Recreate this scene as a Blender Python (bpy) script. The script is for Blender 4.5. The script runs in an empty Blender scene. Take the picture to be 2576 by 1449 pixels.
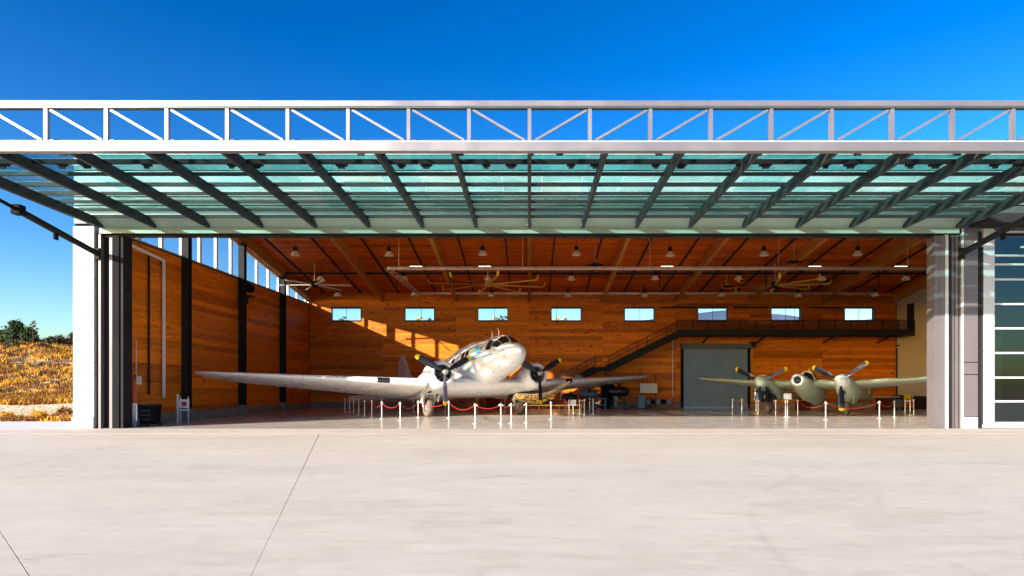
import bpy, bmesh, math, random
from mathutils import Vector, Matrix, noise as mnoise
R = math.radians
random.seed(7)
sc = bpy.context.scene
col = sc.collection

# ------------------------------------------------------------------ camera, light, exposure
F, CX, CY, HC = 1600.0, 1332.0, 970.0, 1.7        # focal length and vanishing point, in 2576-px units
camd = bpy.data.cameras.new('camera')
cam = bpy.data.objects.new('camera', camd)
col.objects.link(cam)
cam.location = (0, 0, HC)
cam.rotation_euler = (R(90), 0, 0)
camd.sensor_width = 36
camd.lens = 36 * F / 2576
camd.shift_x = -(CX - 1288) / 2576
camd.shift_y = (CY - 724.5) / 2576
camd.clip_start = 0.1
camd.clip_end = 6000
sc.camera = cam

SUN_DIR = Vector((-1.06, -1.0, 0.457)).normalized()       # towards the sun
elev = math.asin(SUN_DIR.z)
azim = math.atan2(SUN_DIR.x, SUN_DIR.y)
world = bpy.data.worlds.new('World')
sc.world = world
world.use_nodes = True
nt = world.node_tree
for n in list(nt.nodes):
    nt.nodes.remove(n)
wo = nt.nodes.new('ShaderNodeOutputWorld')
bg = nt.nodes.new('ShaderNodeBackground')
sky = nt.nodes.new('ShaderNodeTexSky')
sky.sky_type = 'NISHITA'
sky.sun_disc = False
sky.sun_elevation = elev
sky.sun_rotation = azim % (2 * math.pi)
sky.air_density = 1.0
sky.dust_density = 0.8
sky.ozone_density = 2.5
hsv = nt.nodes.new('ShaderNodeHueSaturation')
hsv.inputs['Hue'].default_value = 0.508
hsv.inputs['Saturation'].default_value = 1.24
hsv.inputs['Value'].default_value = 1.02
bg.inputs['Strength'].default_value = 0.14
k1 = nt.nodes.new('ShaderNodeVectorMath'); k1.operation = 'SCALE'; k1.inputs['Scale'].default_value = 0.12
gm = nt.nodes.new('ShaderNodeGamma'); gm.inputs['Gamma'].default_value = 1.45
k2 = nt.nodes.new('ShaderNodeVectorMath'); k2.operation = 'SCALE'; k2.inputs['Scale'].default_value = 1/0.12
nt.links.new(sky.outputs[0], k1.inputs[0]); nt.links.new(k1.outputs[0], gm.inputs['Color'])
nt.links.new(gm.outputs[0], k2.inputs[0]); nt.links.new(k2.outputs[0], hsv.inputs['Color'])
nt.links.new(hsv.outputs[0], bg.inputs['Color'])
nt.links.new(bg.outputs[0], wo.inputs['Surface'])

sd = bpy.data.lights.new('sun', 'SUN')
sd.energy = 5.0
sd.angle = R(0.5)
sd.color = (1.0, 0.91, 0.80)
sun = bpy.data.objects.new('sun', sd)
col.objects.link(sun)
sun.rotation_euler = SUN_DIR.to_track_quat('Z', 'Y').to_euler()
sun.location = (-60, -60, 40)

sc.view_settings.view_transform = 'Standard'
sc.view_settings.look = 'None'
sc.view_settings.exposure = 1.36
sc.view_settings.gamma = 1
sc.view_settings.use_curve_mapping = False
sc.render.engine = 'CYCLES'
cy = sc.cycles
cy.max_bounces = 10
cy.diffuse_bounces = 6
cy.glossy_bounces = 4
cy.transmission_bounces = 6
cy.transparent_max_bounces = 16
cy.caustics_reflective = False
cy.caustics_refractive = False
cy.sample_clamp_indirect = 6
cy.use_denoising = True

# ------------------------------------------------------------------ helpers
def at(px, py, Y):
    return Vector(((px - CX) * Y / F, Y, HC + (CY - py) * Y / F))

def gnd(px, py):
    Y = HC * F / (py - CY)
    return Vector(((px - CX) * Y / F, Y, 0))

class MB:
    def __init__(s):
        s.v = []; s.f = []; s.mi = []; s.m = 0
    def add(s, vs, fs):
        o = len(s.v)
        s.v += [tuple(p) for p in vs]
        s.f += [tuple(i + o for i in f) for f in fs]
        s.mi += [s.m] * len(fs)
        return s
    def box(s, x0, x1, y0, y1, z0, z1):
        return s.add([(x0,y0,z0),(x1,y0,z0),(x1,y1,z0),(x0,y1,z0),(x0,y0,z1),(x1,y0,z1),(x1,y1,z1),(x0,y1,z1)],
                     [(0,3,2,1),(4,5,6,7),(0,1,5,4),(1,2,6,5),(2,3,7,6),(3,0,4,7)])
    def bar(s, a, b, w, h, up=(0,0,1)):
        a = Vector(a); b = Vector(b); d = (b - a).normalized(); up = Vector(up)
        x = d.cross(up)
        if x.length < 1e-4: x = d.cross(Vector((1,0,0)))
        x.normalize(); y = x.cross(d).normalized()
        vs = []
        for p in (a, b):
            for sx, sy in ((-1,-1),(1,-1),(1,1),(-1,1)):
                vs.append(p + x*sx*w/2 + y*sy*h/2)
        return s.add(vs, [(0,1,2,3),(7,6,5,4),(0,4,5,1),(1,5,6,2),(2,6,7,3),(3,7,4,0)])
    def tube(s, pts, r, n=8, cap=True):
        pts = [Vector(p) for p in pts]
        rs = r if isinstance(r, (list, tuple)) else [r] * len(pts)
        rings = []
        prev = None
        for i, p in enumerate(pts):
            if i == 0: d = pts[1] - pts[0]
            elif i == len(pts) - 1: d = pts[-1] - pts[-2]
            else: d = pts[i+1] - pts[i-1]
            d.normalize()
            if prev is None:
                x = d.cross(Vector((0,0,1)))
                if x.length < 1e-3: x = d.cross(Vector((1,0,0)))
            else:
                x = prev - d * prev.dot(d)
            x.normalize(); prev = x
            y = d.cross(x)
            rings.append([p + (x*math.cos(2*math.pi*k/n) + y*math.sin(2*math.pi*k/n))*rs[i] for k in range(n)])
        return s.loft(rings, cap)
    def loft(s, rings, cap=True, closed=True):
        n = len(rings[0]); vs = [p for r in rings for p in r]; fs = []
        for i in range(len(rings)-1):
            for k in range(n if closed else n-1):
                k2 = (k+1) % n
                fs.append((i*n+k, i*n+k2, (i+1)*n+k2, (i+1)*n+k))
        if cap:
            fs.append(tuple(reversed(range(n))))
            fs.append(tuple((len(rings)-1)*n + k for k in range(n)))
        return s.add(vs, fs)
    def lathe(s, prof, c=(0,0,0), axis=(0,0,1), n=16, cap=False):
        c = Vector(c); a = Vector(axis).normalized()
        x = a.cross(Vector((0,0,1)))
        if x.length < 1e-3: x = Vector((1,0,0))
        x.normalize(); y = a.cross(x)
        rings = [[c + a*h + (x*math.cos(2*math.pi*k/n) + y*math.sin(2*math.pi*k/n))*r for k in range(n)] for r, h in prof]
        return s.loft(rings, cap)
    def prism(s, poly, d):
        d = Vector(d); n = len(poly)
        vs = [Vector(p) for p in poly]; vs += [p + d for p in vs]
        fs = [tuple(range(n)), tuple(reversed(range(n, 2*n)))]
        for k in range(n):
            k2 = (k+1) % n
            fs.append((k, n+k, n+k2, k2))
        return s.add(vs, fs)
    def build(s, name, mat, parent=None, smooth=False, bevel=0, xf=None, sharp=35):
        me = bpy.data.meshes.new(name)
        vs = s.v if xf is None else [tuple(xf(Vector(p))) for p in s.v]
        me.from_pydata(vs, [], s.f)
        mats = mat if isinstance(mat, (list, tuple)) else [mat]
        for m in mats: me.materials.append(m)
        if len(mats) > 1: me.polygons.foreach_set('material_index', s.mi)
        bm = bmesh.new(); bm.from_mesh(me)
        bmesh.ops.recalc_face_normals(bm, faces=bm.faces)
        bm.to_mesh(me); bm.free()
        if smooth:
            me.polygons.foreach_set('use_smooth', [True]*len(me.polygons))
            me.set_sharp_from_angle(angle=R(sharp))
        o = bpy.data.objects.new(name, me)
        col.objects.link(o)
        if parent: o.parent = parent
        if bevel:
            b = o.modifiers.new('bevel', 'BEVEL'); b.width = bevel; b.segments = 2; b.limit_method = 'ANGLE'
        return o

def empty(name, loc=(0,0,0), rz=0):
    o = bpy.data.objects.new(name, None); col.objects.link(o)
    o.location = loc; o.rotation_euler = (0,0,rz); o.empty_display_size = 0.3
    return o

def tag(o, label=None, cat=None, group=None, kind=None):
    if label: o['label'] = label
    if cat: o['category'] = cat
    if group: o['group'] = group
    if kind: o['kind'] = kind
    return o

def copy_tree(o, parent=None):
    c = o.copy(); col.objects.link(c)
    if parent: c.parent = parent
    for ch in [q for q in o.children]:
        copy_tree(ch, c)
    return c

ORD = ['first','second','third','fourth','fifth','sixth','seventh','eighth','ninth','tenth','eleventh','twelfth',
       'thirteenth','fourteenth','fifteenth','sixteenth','seventeenth','eighteenth','nineteenth','twentieth','twenty-first','twenty-second','twenty-third','twenty-fourth','twenty-fifth']

# ------------------------------------------------------------------ materials
def nodes(name):
    m = bpy.data.materials.new(name); m.use_nodes = True
    t = m.node_tree; b = t.nodes['Principled BSDF']
    return m, t, b

def ramp(t, stops):
    r = t.nodes.new('ShaderNodeValToRGB')
    e = r.color_ramp.elements
    while len(e) > 1: e.remove(e[-1])
    e[0].position = stops[0][0]; e[0].color = (*stops[0][1], 1)
    for p, c in stops[1:]:
        q = e.new(p); q.color = (*c, 1)
    return r

def basic(name, c, rough=0.5, metal=0.0, var=0.12, scale=3.0, bump=0.0, spec=0.5, rvar=0.1):
    m, t, b = nodes(name)
    g = t.nodes.new('ShaderNodeNewGeometry')
    n = t.nodes.new('ShaderNodeTexNoise'); n.inputs['Scale'].default_value = scale; n.inputs['Detail'].default_value = 6
    n.inputs['Roughness'].default_value = 0.65
    t.links.new(g.outputs['Position'], n.inputs['Vector'])
    lo = tuple(x*(1-var) for x in c); hi = tuple(min(1, x*(1+var)) for x in c)
    r = ramp(t, [(0.3, lo), (0.7, hi)])
    t.links.new(n.outputs['Fac'], r.inputs['Fac']); t.links.new(r.outputs['Color'], b.inputs['Base Color'])
    mr = t.nodes.new('ShaderNodeMapRange')
    mr.inputs['From Min'].default_value = 0.3; mr.inputs['From Max'].default_value = 0.7
    mr.inputs['To Min'].default_value = max(0.02, rough-rvar); mr.inputs['To Max'].default_value = min(1, rough+rvar)
    t.links.new(n.outputs['Fac'], mr.inputs['Value']); t.links.new(mr.outputs['Result'], b.inputs['Roughness'])
    b.inputs['Metallic'].default_value = metal
    b.inputs['Specular IOR Level'].default_value = spec
    if bump:
        n2 = t.nodes.new('ShaderNodeTexNoise'); n2.inputs['Scale'].default_value = scale*12; n2.inputs['Detail'].default_value = 4
        t.links.new(g.outputs['Position'], n2.inputs['Vector'])
        bp = t.nodes.new('ShaderNodeBump'); bp.inputs['Strength'].default_value = bump; bp.inputs['Distance'].default_value = 0.02
        t.links.new(n2.outputs['Fac'], bp.inputs['Height']); t.links.new(bp.outputs['Normal'], b.inputs['Normal'])
    return m

def wood(name, axis, cols, rough=0.55, dark=0.35):
    m, t, b = nodes(name)
    g = t.nodes.new('ShaderNodeNewGeometry'); oi = t.nodes.new('ShaderNodeObjectInfo')
    sc3 = [7.0, 7.0, 7.0]; sc3[axis] = 0.55
    mp = t.nodes.new('ShaderNodeVectorMath'); mp.operation = 'MULTIPLY'; mp.inputs[1].default_value = sc3
    ad = t.nodes.new('ShaderNodeVectorMath'); ad.operation = 'ADD'
    cb = t.nodes.new('ShaderNodeCombineXYZ')
    ml = t.nodes.new('ShaderNodeMath'); ml.operation = 'MULTIPLY'; ml.inputs[1].default_value = 37.0
    t.links.new(oi.outputs['Random'], ml.inputs[0])
    for k in range(3): t.links.new(ml.outputs[0], cb.inputs[k])
    t.links.new(g.outputs['Position'], mp.inputs[0]); t.links.new(mp.outputs[0], ad.inputs[0]); t.links.new(cb.outputs[0], ad.inputs[1])
    n = t.nodes.new('ShaderNodeTexNoise'); n.inputs['Scale'].default_value = 1.6; n.inputs['Detail'].default_value = 8; n.inputs['Roughness'].default_value = 0.68
    n.inputs['Distortion'].default_value = 0.4
    t.links.new(ad.outputs[0], n.inputs['Vector'])
    r = ramp(t, [(0.25, cols[0]), (0.5, cols[1]), (0.75, cols[2])])
    t.links.new(n.outputs['Fac'], r.inputs['Fac'])
    # knots and resin streaks
    s2 = [2.6, 2.6, 2.6]; s2[axis] = 1.1
    mp2 = t.nodes.new('ShaderNodeVectorMath'); mp2.operation = 'MULTIPLY'; mp2.inputs[1].default_value = s2
    t.links.new(g.outputs['Position'], mp2.inputs[0])
    vo = t.nodes.new('ShaderNodeTexNoise'); vo.inputs['Scale'].default_value = 2.4; vo.inputs['Detail'].default_value = 2
    t.links.new(mp2.outputs[0], vo.inputs['Vector'])
    kr = ramp(t, [(0.0, (dark,)*3), (0.30, (dark,)*3), (0.36, (1,1,1))])
    t.links.new(vo.outputs['Fac'], kr.inputs['Fac'])
    mx = t.nodes.new('ShaderNodeMix'); mx.data_type = 'RGBA'; mx.blend_type = 'MULTIPLY'; mx.inputs[0].default_value = 1
    t.links.new(r.outputs['Color'], mx.inputs[6]); t.links.new(kr.outputs['Color'], mx.inputs[7])
    # tone of each board
    tr = ramp(t, [(0.0, (0.58,0.52,0.46)), (0.25, (0.85,0.82,0.78)), (0.7, (1.0,1.0,1.0)), (1.0, (1.20,1.18,1.1))])
    t.links.new(oi.outputs['Random'], tr.inputs['Fac'])
    m2 = t.nodes.new('ShaderNodeMix'); m2.data_type = 'RGBA'; m2.blend_type = 'MULTIPLY'; m2.inputs[0].default_value = 1
    t.links.new(mx.outputs[2], m2.inputs[6]); t.links.new(tr.outputs['Color'], m2.inputs[7])
    t.links.new(m2.outputs[2], b.inputs['Base Color'])
    b.inputs['Roughness'].default_value = rough
    b.inputs['Specular IOR Level'].default_value = 0.3
    bp = t.nodes.new('ShaderNodeBump'); bp.inputs['Strength'].default_value = 0.25; bp.inputs['Distance'].default_value = 0.01
    t.links.new(n.outputs['Fac'], bp.inputs['Height']); t.links.new(bp.outputs['Normal'], b.inputs['Normal'])
    return m

def glass(name, tint, rough=0.02, refl=1.0, base=0.04, opac=0.0, ocol=(0.3,0.5,0.45), wav=0.0, vary=None):
    m = bpy.data.materials.new(name); m.use_nodes = True; t = m.node_tree
    for n in list(t.nodes): t.nodes.remove(n)
    out = t.nodes.new('ShaderNodeOutputMaterial')
    tr = t.nodes.new('ShaderNodeBsdfTransparent'); tr.inputs['Color'].default_value = (*tint, 1)
    if vary:
        oi = t.nodes.new('ShaderNodeObjectInfo'); vr = ramp(t, [(0, vary[0]), (.5, tint), (1, vary[1])])
        t.links.new(oi.outputs['Random'], vr.inputs['Fac']); t.links.new(vr.outputs['Color'], tr.inputs['Color'])
    gl = t.nodes.new('ShaderNodeBsdfGlossy'); gl.inputs['Roughness'].default_value = rough
    gl.inputs['Color'].default_value = (refl*0.9, refl, refl*0.97, 1)
    fr = t.nodes.new('ShaderNodeLayerWeight'); fr.inputs['Blend'].default_value = 0.5
    pw = t.nodes.new('ShaderNodeMath'); pw.operation = 'POWER'; pw.inputs[1].default_value = 4.5
    t.links.new(fr.outputs['Facing'], pw.inputs[0])
    ma = t.nodes.new('ShaderNodeMath'); ma.operation = 'MULTIPLY_ADD'; ma.inputs[1].default_value = 0.9; ma.inputs[2].default_value = base + 0.02
    ma.use_clamp = True
    t.links.new(pw.outputs[0], ma.inputs[0])
    mx = t.nodes.new('ShaderNodeMixShader')
    t.links.new(ma.outputs[0], mx.inputs[0]); t.links.new(tr.outputs[0], mx.inputs[1]); t.links.new(gl.outputs[0], mx.inputs[2])
    last = mx
    if wav:
        g = t.nodes.new('ShaderNodeNewGeometry'); n = t.nodes.new('ShaderNodeTexNoise')
        n.inputs['Scale'].default_value = 1.4; n.inputs['Detail'].default_value = 3
        t.links.new(g.outputs['Position'], n.inputs['Vector'])
        bp = t.nodes.new('ShaderNodeBump'); bp.inputs['Strength'].default_value = wav; bp.inputs['Distance'].default_value = 0.05
        t.links.new(n.outputs['Fac'], bp.inputs['Height']); t.links.new(bp.outputs['Normal'], gl.inputs['Normal'])
    if opac:
        df = t.nodes.new('ShaderNodeBsdfDiffuse'); df.inputs['Color'].default_value = (*ocol, 1)
        g = t.nodes.new('ShaderNodeNewGeometry'); n = t.nodes.new('ShaderNodeTexNoise')
        n.inputs['Scale'].default_value = 0.8; n.inputs['Detail'].default_value = 5
        t.links.new(g.outputs['Position'], n.inputs['Vector'])
        mr = t.nodes.new('ShaderNodeMapRange'); mr.inputs['From Min'].default_value = 0.35; mr.inputs['From Max'].default_value = 0.65
        mr.inputs['To Min'].default_value = 0; mr.inputs['To Max'].default_value = opac*2.6
        t.links.new(n.outputs['Fac'], mr.inputs['Value'])
        m2 = t.nodes.new('ShaderNodeMixShader')
        t.links.new(mr.outputs[0], m2.inputs[0]); t.links.new(mx.outputs[0], m2.inputs[1]); t.links.new(df.outputs[0], m2.inputs[2])
        last = m2
    t.links.new(last.outputs[0], out.inputs['Surface'])
    return m

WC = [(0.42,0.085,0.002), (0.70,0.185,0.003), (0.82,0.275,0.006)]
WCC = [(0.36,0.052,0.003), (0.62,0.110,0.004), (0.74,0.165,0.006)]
M = {}
M['wood_x'] = wood('wall_timber_across', 0, WC)
M['wood_y'] = wood('wall_timber_deep', 1, WC)
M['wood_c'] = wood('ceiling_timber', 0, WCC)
M['glulam'] = wood('glulam_timber', 1, [(0.36,0.12,0.015),(0.50,0.20,0.035),(0.60,0.28,0.06)], dark=0.6)
M['white_panel'] = basic('white_metal_panel', (0.50,0.515,0.53), 0.35, 0.0, 0.03, 0.6)
M['mauve_metal'] = basic('silver_painted_steel', (0.145,0.125,0.13), 0.5, 0.2, 0.05, 0.7)
M['truss'] = basic('truss_paint', (0.27,0.245,0.25), 0.40, 0.6, 0.05, 0.8)
M['dark_steel'] = basic('dark_green_steel', (0.060,0.075,0.075), 0.45, 0.2, 0.2, 1.5)
M['rib'] = basic('rib_paint', (0.026,0.034,0.032), 0.6, 0.0, 0.2, 2.0, 0, 0.3)
M['black_steel'] = basic('black_steel', (0.016,0.016,0.018), 0.75, 0.0, 0.2, 2.0, 0, 0.2)
M['grey_steel'] = basic('grey_steel', (0.010,0.009,0.012), 0.8, 0.0, 0.1, 1.0, 0, 0.10)  # darkened to near black: the left jamb's shadow put into the base colour
M['green_lit'] = basic('flashing_green_lit', (0.30,0.42,0.35), 0.45, 0.1, 0.08, 1.0)  # light metal; green bounce light put into its base colour
M['white_paint'] = basic('white_paint', (0.78,0.78,0.76), 0.5, 0, 0.05, 2.0)
M['frame_white'] = basic('window_frame_paint', (0.70,0.70,0.68), 0.4, 0.1, 0.04, 2.0)
M['plaster'] = basic('grey_plaster', (0.60,0.52,0.44), 0.9, 0, 0.06, 0.7, 0.1)
M['concrete_base'] = basic('concrete_plinth', (0.20,0.20,0.19), 0.85, 0, 0.25, 1.6, 0.3)
M['black_rubber'] = basic('black_rubber', (0.02,0.02,0.02), 0.8, 0, 0.2, 4)
M['tyre'] = basic('worn_tyre', (0.16,0.125,0.09), 0.9, 0, 0.35, 9, 0.4)
M['plane_white'] = basic('airliner_silver_paint', (0.90,0.91,0.93), 0.30, 0.10, 0.03, 1.1)
M['plane_shade'] = basic('tail_paint_shaded', (0.62,0.52,0.53), 0.55, 0.1, 0.08, 1.2)  # airliner paint, the tail's shade put into a duller colour
M['plane_green'] = basic('fighter_grey_green', (0.52,0.58,0.47), 0.38, 0.10, 0.10, 2.2)
M['blue_paint'] = basic('sky_blue_paint', (0.12,0.50,0.72), 0.4, 0, 0.2, 6)
M['blue_line'] = basic('blue_trim_paint', (0.05,0.22,0.40), 0.4, 0, 0.2, 3)
M['dark_glass'] = basic('dark_cockpit_glass', (0.012,0.014,0.016), 0.08, 0, 0.2, 3, 0, 0.8, 0.04)
M['prop_black'] = basic('propeller_black', (0.022,0.026,0.045), 0.30, 0.3, 0.25, 5)
M['prop_grey'] = basic('propeller_black_sheen', (0.24,0.24,0.33), 0.30, 0.5, 0.2, 5)  # black blade with its blue-grey reflection put into the colour
M['yellow'] = basic('tip_yellow', (0.80,0.55,0.01), 0.45, 0, 0.08, 5)
M['engine_dark'] = basic('engine_black_metal', (0.035,0.035,0.04), 0.35, 0.6, 0.4, 9)
M['engine_silver'] = basic('engine_bare_metal', (0.50,0.49,0.46), 0.35, 0.8, 0.3, 9)
M['gear_white'] = basic('gear_enamel', (0.62,0.60,0.54), 0.4, 0.2, 0.15, 6)
M['red_rope'] = basic('red_velvet_rope', (0.36,0.006,0.008), 0.75, 0, 0.2, 9)
M['post'] = basic('post_enamel', (0.74,0.72,0.66), 0.35, 0.2, 0.06, 5)
M['gold'] = None
M['red_cloth'] = basic('dark_red_cloth', (0.09,0.006,0.008), 0.8, 0, 0.3, 3)
M['red_box'] = basic('red_enamel', (0.42,0.02,0.012), 0.5, 0, 0.2, 3)
M['orange_box'] = basic('orange_red_enamel', (0.45,0.05,0.012), 0.5, 0, 0.2, 3)
M['plywood'] = basic('platform_wood', (0.36,0.17,0.06), 0.6, 0, 0.25, 3)
M['blue_grey'] = basic('blue_grey_enamel', (0.10,0.16,0.26), 0.5, 0.2, 0.3, 4)
M['navy'] = basic('navy_plastic', (0.004,0.005,0.010), 0.85, 0, 0.3, 4, 0, 0.15)
M['paper'] = basic('white_board', (0.66,0.66,0.66), 0.6, 0, 0.05, 5)
M['ink'] = basic('printed_ink', (0.08,0.08,0.09), 0.7, 0, 0.05, 5)
M['fan_bronze'] = basic('fan_blade_bronze', (0.62,0.38,0.10), 0.4, 0.2, 0.15, 5)
M['track_metal'] = basic('track_metal', (0.66,0.55,0.44), 0.35, 0.5, 0.12, 4)
M['downpipe'] = basic('downpipe_paint', (0.66,0.62,0.60), 0.45, 0, 0.08, 2)
M['roof_metal'] = basic('roof_metal', (0.25,0.26,0.27), 0.5, 0.2, 0.05, 1)
M['door_glass'] = glass('green_door_glass', (0.70,0.915,0.91), 0.03, 0.95, 0.01, 0.07, (0.42,0.62,0.56), 0.6, vary=((0.56,0.84,0.84),(0.84,0.95,0.92)))  # random pane tint and cloudy patches stand for irregular reflections
M['win_glass'] = glass('window_glass', (0.97,0.98,0.985), 0.01, 0.9, 0.0)
M['clere_glass'] = glass('clerestory_glass', (0.95,0.97,0.985), 0.01, 0.9, 0.0)
M['solar_glass'] = glass('solar_glass', (0.45,0.55,0.55), 0.01, 0.9, 0.07, wav=0.02)
M['canopy_glass'] = glass('cockpit_canopy_glass', (0.45,0.35,0.28), 0.02, 0.9, 0.05)

def lamp_mat():
    m, t, b = nodes('lamp_glass_shade')
    b.inputs['Base Color'].default_value = (0.75,0.58,0.36,1); b.inputs['Roughness'].default_value = 0.25
    n = t.nodes.new('ShaderNodeTexNoise'); n.inputs['Scale'].default_value = 9
    r = ramp(t, [(0.4,(0.30,0.18,0.08)),(0.6,(0.62,0.50,0.34))])
    t.links.new(n.outputs['Fac'], r.inputs['Fac']); t.links.new(r.outputs['Color'], b.inputs['Base Color'])
    b.inputs['Emission Color'].default_value = (1.0,0.75,0.45,1); b.inputs['Emission Strength'].default_value = 0.02
    return m
M['lamp'] = lamp_mat()
def glow(name, c, s):
    m, t, b = nodes(name); b.inputs['Base Color'].default_value = (*c,1)
    b.inputs['Emission Color'].default_value = (*c,1); b.inputs['Emission Strength'].default_value = s
    return m
M['lamp_glint_glow'] = glow('glow_spot', (1.0,0.86,0.62), 1.4)  # glow of the lobby downlight and of the imitated glints on the frame

def gold_mat():
    m, t, b = nodes('gold_quilted_lining')
    g = t.nodes.new('ShaderNodeNewGeometry')
    v = t.nodes.new('ShaderNodeTexVoronoi'); v.inputs['Scale'].default_value = 3.2; v.feature = 'DISTANCE_TO_EDGE'
    n = t.nodes.new('ShaderNodeTexNoise'); n.inputs['Scale'].default_value = 2.5; n.inputs['Detail'].default_value = 6
    t.links.new(g.outputs['Position'], v.inputs['Vector']); t.links.new(g.outputs['Position'], n.inputs['Vector'])
    r = ramp(t, [(0.0,(0.06,0.025,0.008)),(0.05,(0.45,0.22,0.04)),(0.12,(0.88,0.58,0.14))])
    t.links.new(v.outputs['Distance'], r.inputs['Fac'])
    r2 = ramp(t, [(0.35,(0.55,0.45,0.35)),(0.6,(1,1,1))]); t.links.new(n.outputs['Fac'], r2.inputs['Fac'])
    mx = t.nodes.new('ShaderNodeMix'); mx.data_type='RGBA'; mx.blend_type='MULTIPLY'; mx.inputs[0].default_value=1
    t.links.new(r.outputs['Color'], mx.inputs[6]); t.links.new(r2.outputs['Color'], mx.inputs[7])
    t.links.new(mx.outputs[2], b.inputs['Base Color']); b.inputs['Roughness'].default_value = 0.4; b.inputs['Metallic'].default_value = 0.1
    return m
M['gold'] = gold_mat()

def concrete_mat(name, lo, mid, hi, rlo, rhi, streak=True, spec=0.4):
    m, t, b = nodes(name)
    g = t.nodes.new('ShaderNodeNewGeometry'); oi = t.nodes.new('ShaderNodeObjectInfo')
    mp = t.nodes.new('ShaderNodeVectorMath'); mp.operation = 'MULTIPLY'; mp.inputs[1].default_value = (0.45,1.0,1)
    t.links.new(g.outputs['Position'], mp.inputs[0])
    n1 = t.nodes.new('ShaderNodeTexNoise'); n1.inputs['Scale'].default_value = 0.35; n1.inputs['Detail'].default_value = 8; n1.inputs['Roughness'].default_value = 0.62
    n2 = t.nodes.new('ShaderNodeTexNoise'); n2.inputs['Scale'].default_value = 3.0; n2.inputs['Detail'].default_value = 8; n2.inputs['Roughness'].default_value = 0.7
    n2.inputs['Distortion'].default_value = 1.0
    n3 = t.nodes.new('ShaderNodeTexNoise'); n3.inputs['Scale'].default_value = 60; n3.inputs['Detail'].default_value = 3
    for n in (n1, n2): t.links.new(mp.outputs[0], n.inputs['Vector'])
    t.links.new(g.outputs['Position'], n3.inputs['Vector'])
    a = t.nodes.new('ShaderNodeMath'); a.operation = 'MULTIPLY_ADD'; a.inputs[1].default_value = 0.38
    t.links.new(n2.outputs['Fac'], a.inputs[0])
    a1 = t.nodes.new('ShaderNodeMath'); a1.operation = 'MULTIPLY'; a1.inputs[1].default_value = 0.5
    t.links.new(n1.outputs['Fac'], a1.inputs[0]); t.links.new(a1.outputs[0], a.inputs[2])
    a2 = t.nodes.new('ShaderNodeMath'); a2.operation = 'MULTIPLY_ADD'; a2.inputs[1].default_value = 0.12
    t.links.new(n3.outputs['Fac'], a2.inputs[0]); t.links.new(a.outputs[0], a2.inputs[2])
    r = ramp(t, [(0.36, lo), (0.50, mid), (0.64, hi)])
    t.links.new(a2.outputs[0], r.inputs['Fac'])
    last = r.outputs['Color']
    if streak:   # darker scuffs and tyre traces
        mp3 = t.nodes.new('ShaderNodeVectorMath'); mp3.operation = 'MULTIPLY'; mp3.inputs[1].default_value = (0.35,1.6,1)
        t.links.new(g.outputs['Position'], mp3.inputs[0])
        n4 = t.nodes.new('ShaderNodeTexNoise'); n4.inputs['Scale'].default_value = 1.3; n4.inputs['Detail'].default_value = 10; n4.inputs['Roughness'].default_value = 0.75; n4.inputs['Distortion'].default_value = 2
        t.links.new(mp3.outputs[0], n4.inputs['Vector'])
        r4 = ramp(t, [(0.28,(0.76,0.73,0.69)),(0.42,(0.96,0.955,0.95)),(0.60,(1,1,1))])
        t.links.new(n4.outputs['Fac'], r4.inputs['Fac'])
        mx = t.nodes.new('ShaderNodeMix'); mx.data_type='RGBA'; mx.blend_type='MULTIPLY'; mx.inputs[0].default_value=1
        t.links.new(last, mx.inputs[6]); t.links.new(r4.outputs['Color'], mx.inputs[7]); last = mx.outputs[2]
    if streak and rlo > .5:
        nm = t.nodes.new('ShaderNodeTexNoise'); nm.inputs['Scale'].default_value = .5; nm.inputs['Detail'].default_value = 4
        t.links.new(g.outputs['Position'], nm.inputs['Vector'])
        for (cx_, cy_, rr_, ww_) in ((1.1,13.4,4.1,.035),(1.1,13.4,5.4,.03),(-21,14,8.2,.04),(-21,14,9.9,.04),(-13.5,21.5,3.4,.04),(13,5,9,.05),(13,5,10.6,.05)):
            dd = t.nodes.new('ShaderNodeVectorMath'); dd.operation = 'DISTANCE'; dd.inputs[1].default_value = (cx_, cy_, 0.002)
            t.links.new(g.outputs['Position'], dd.inputs[0])
            s1 = t.nodes.new('ShaderNodeMath'); s1.operation = 'SUBTRACT'; s1.inputs[1].default_value = rr_; t.links.new(dd.outputs['Value'], s1.inputs[0])
            s2 = t.nodes.new('ShaderNodeMath'); s2.operation = 'ABSOLUTE'; t.links.new(s1.outputs[0], s2.inputs[0])
            s3 = t.nodes.new('ShaderNodeMapRange'); s3.inputs['From Min'].default_value = ww_*.3; s3.inputs['From Max'].default_value = ww_*2
            s3.inputs['To Min'].default_value = .11; s3.inputs['To Max'].default_value = 0
            t.links.new(s2.outputs[0], s3.inputs['Value'])
            s4 = t.nodes.new('ShaderNodeMapRange'); s4.inputs['From Min'].default_value = .42; s4.inputs['From Max'].default_value = .6
            t.links.new(nm.outputs['Fac'], s4.inputs['Value'])
            s5 = t.nodes.new('ShaderNodeMath'); s5.operation = 'MULTIPLY'; t.links.new(s3.outputs[0], s5.inputs[0]); t.links.new(s4.outputs[0], s5.inputs[1])
            mx = t.nodes.new('ShaderNodeMix'); mx.data_type='RGBA'; mx.inputs[7].default_value = (.20,.16,.13,1)
            t.links.new(s5.outputs[0], mx.inputs[0]); t.links.new(last, mx.inputs[6]); last = mx.outputs[2]
    t.links.new(last, b.inputs['Base Color'])
    mr = t.nodes.new('ShaderNodeMapRange'); mr.inputs['From Min'].default_value=0.38; mr.inputs['From Max'].default_value=0.62
    mr.inputs['To Min'].default_value=rlo; mr.inputs['To Max'].default_value=rhi
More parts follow.
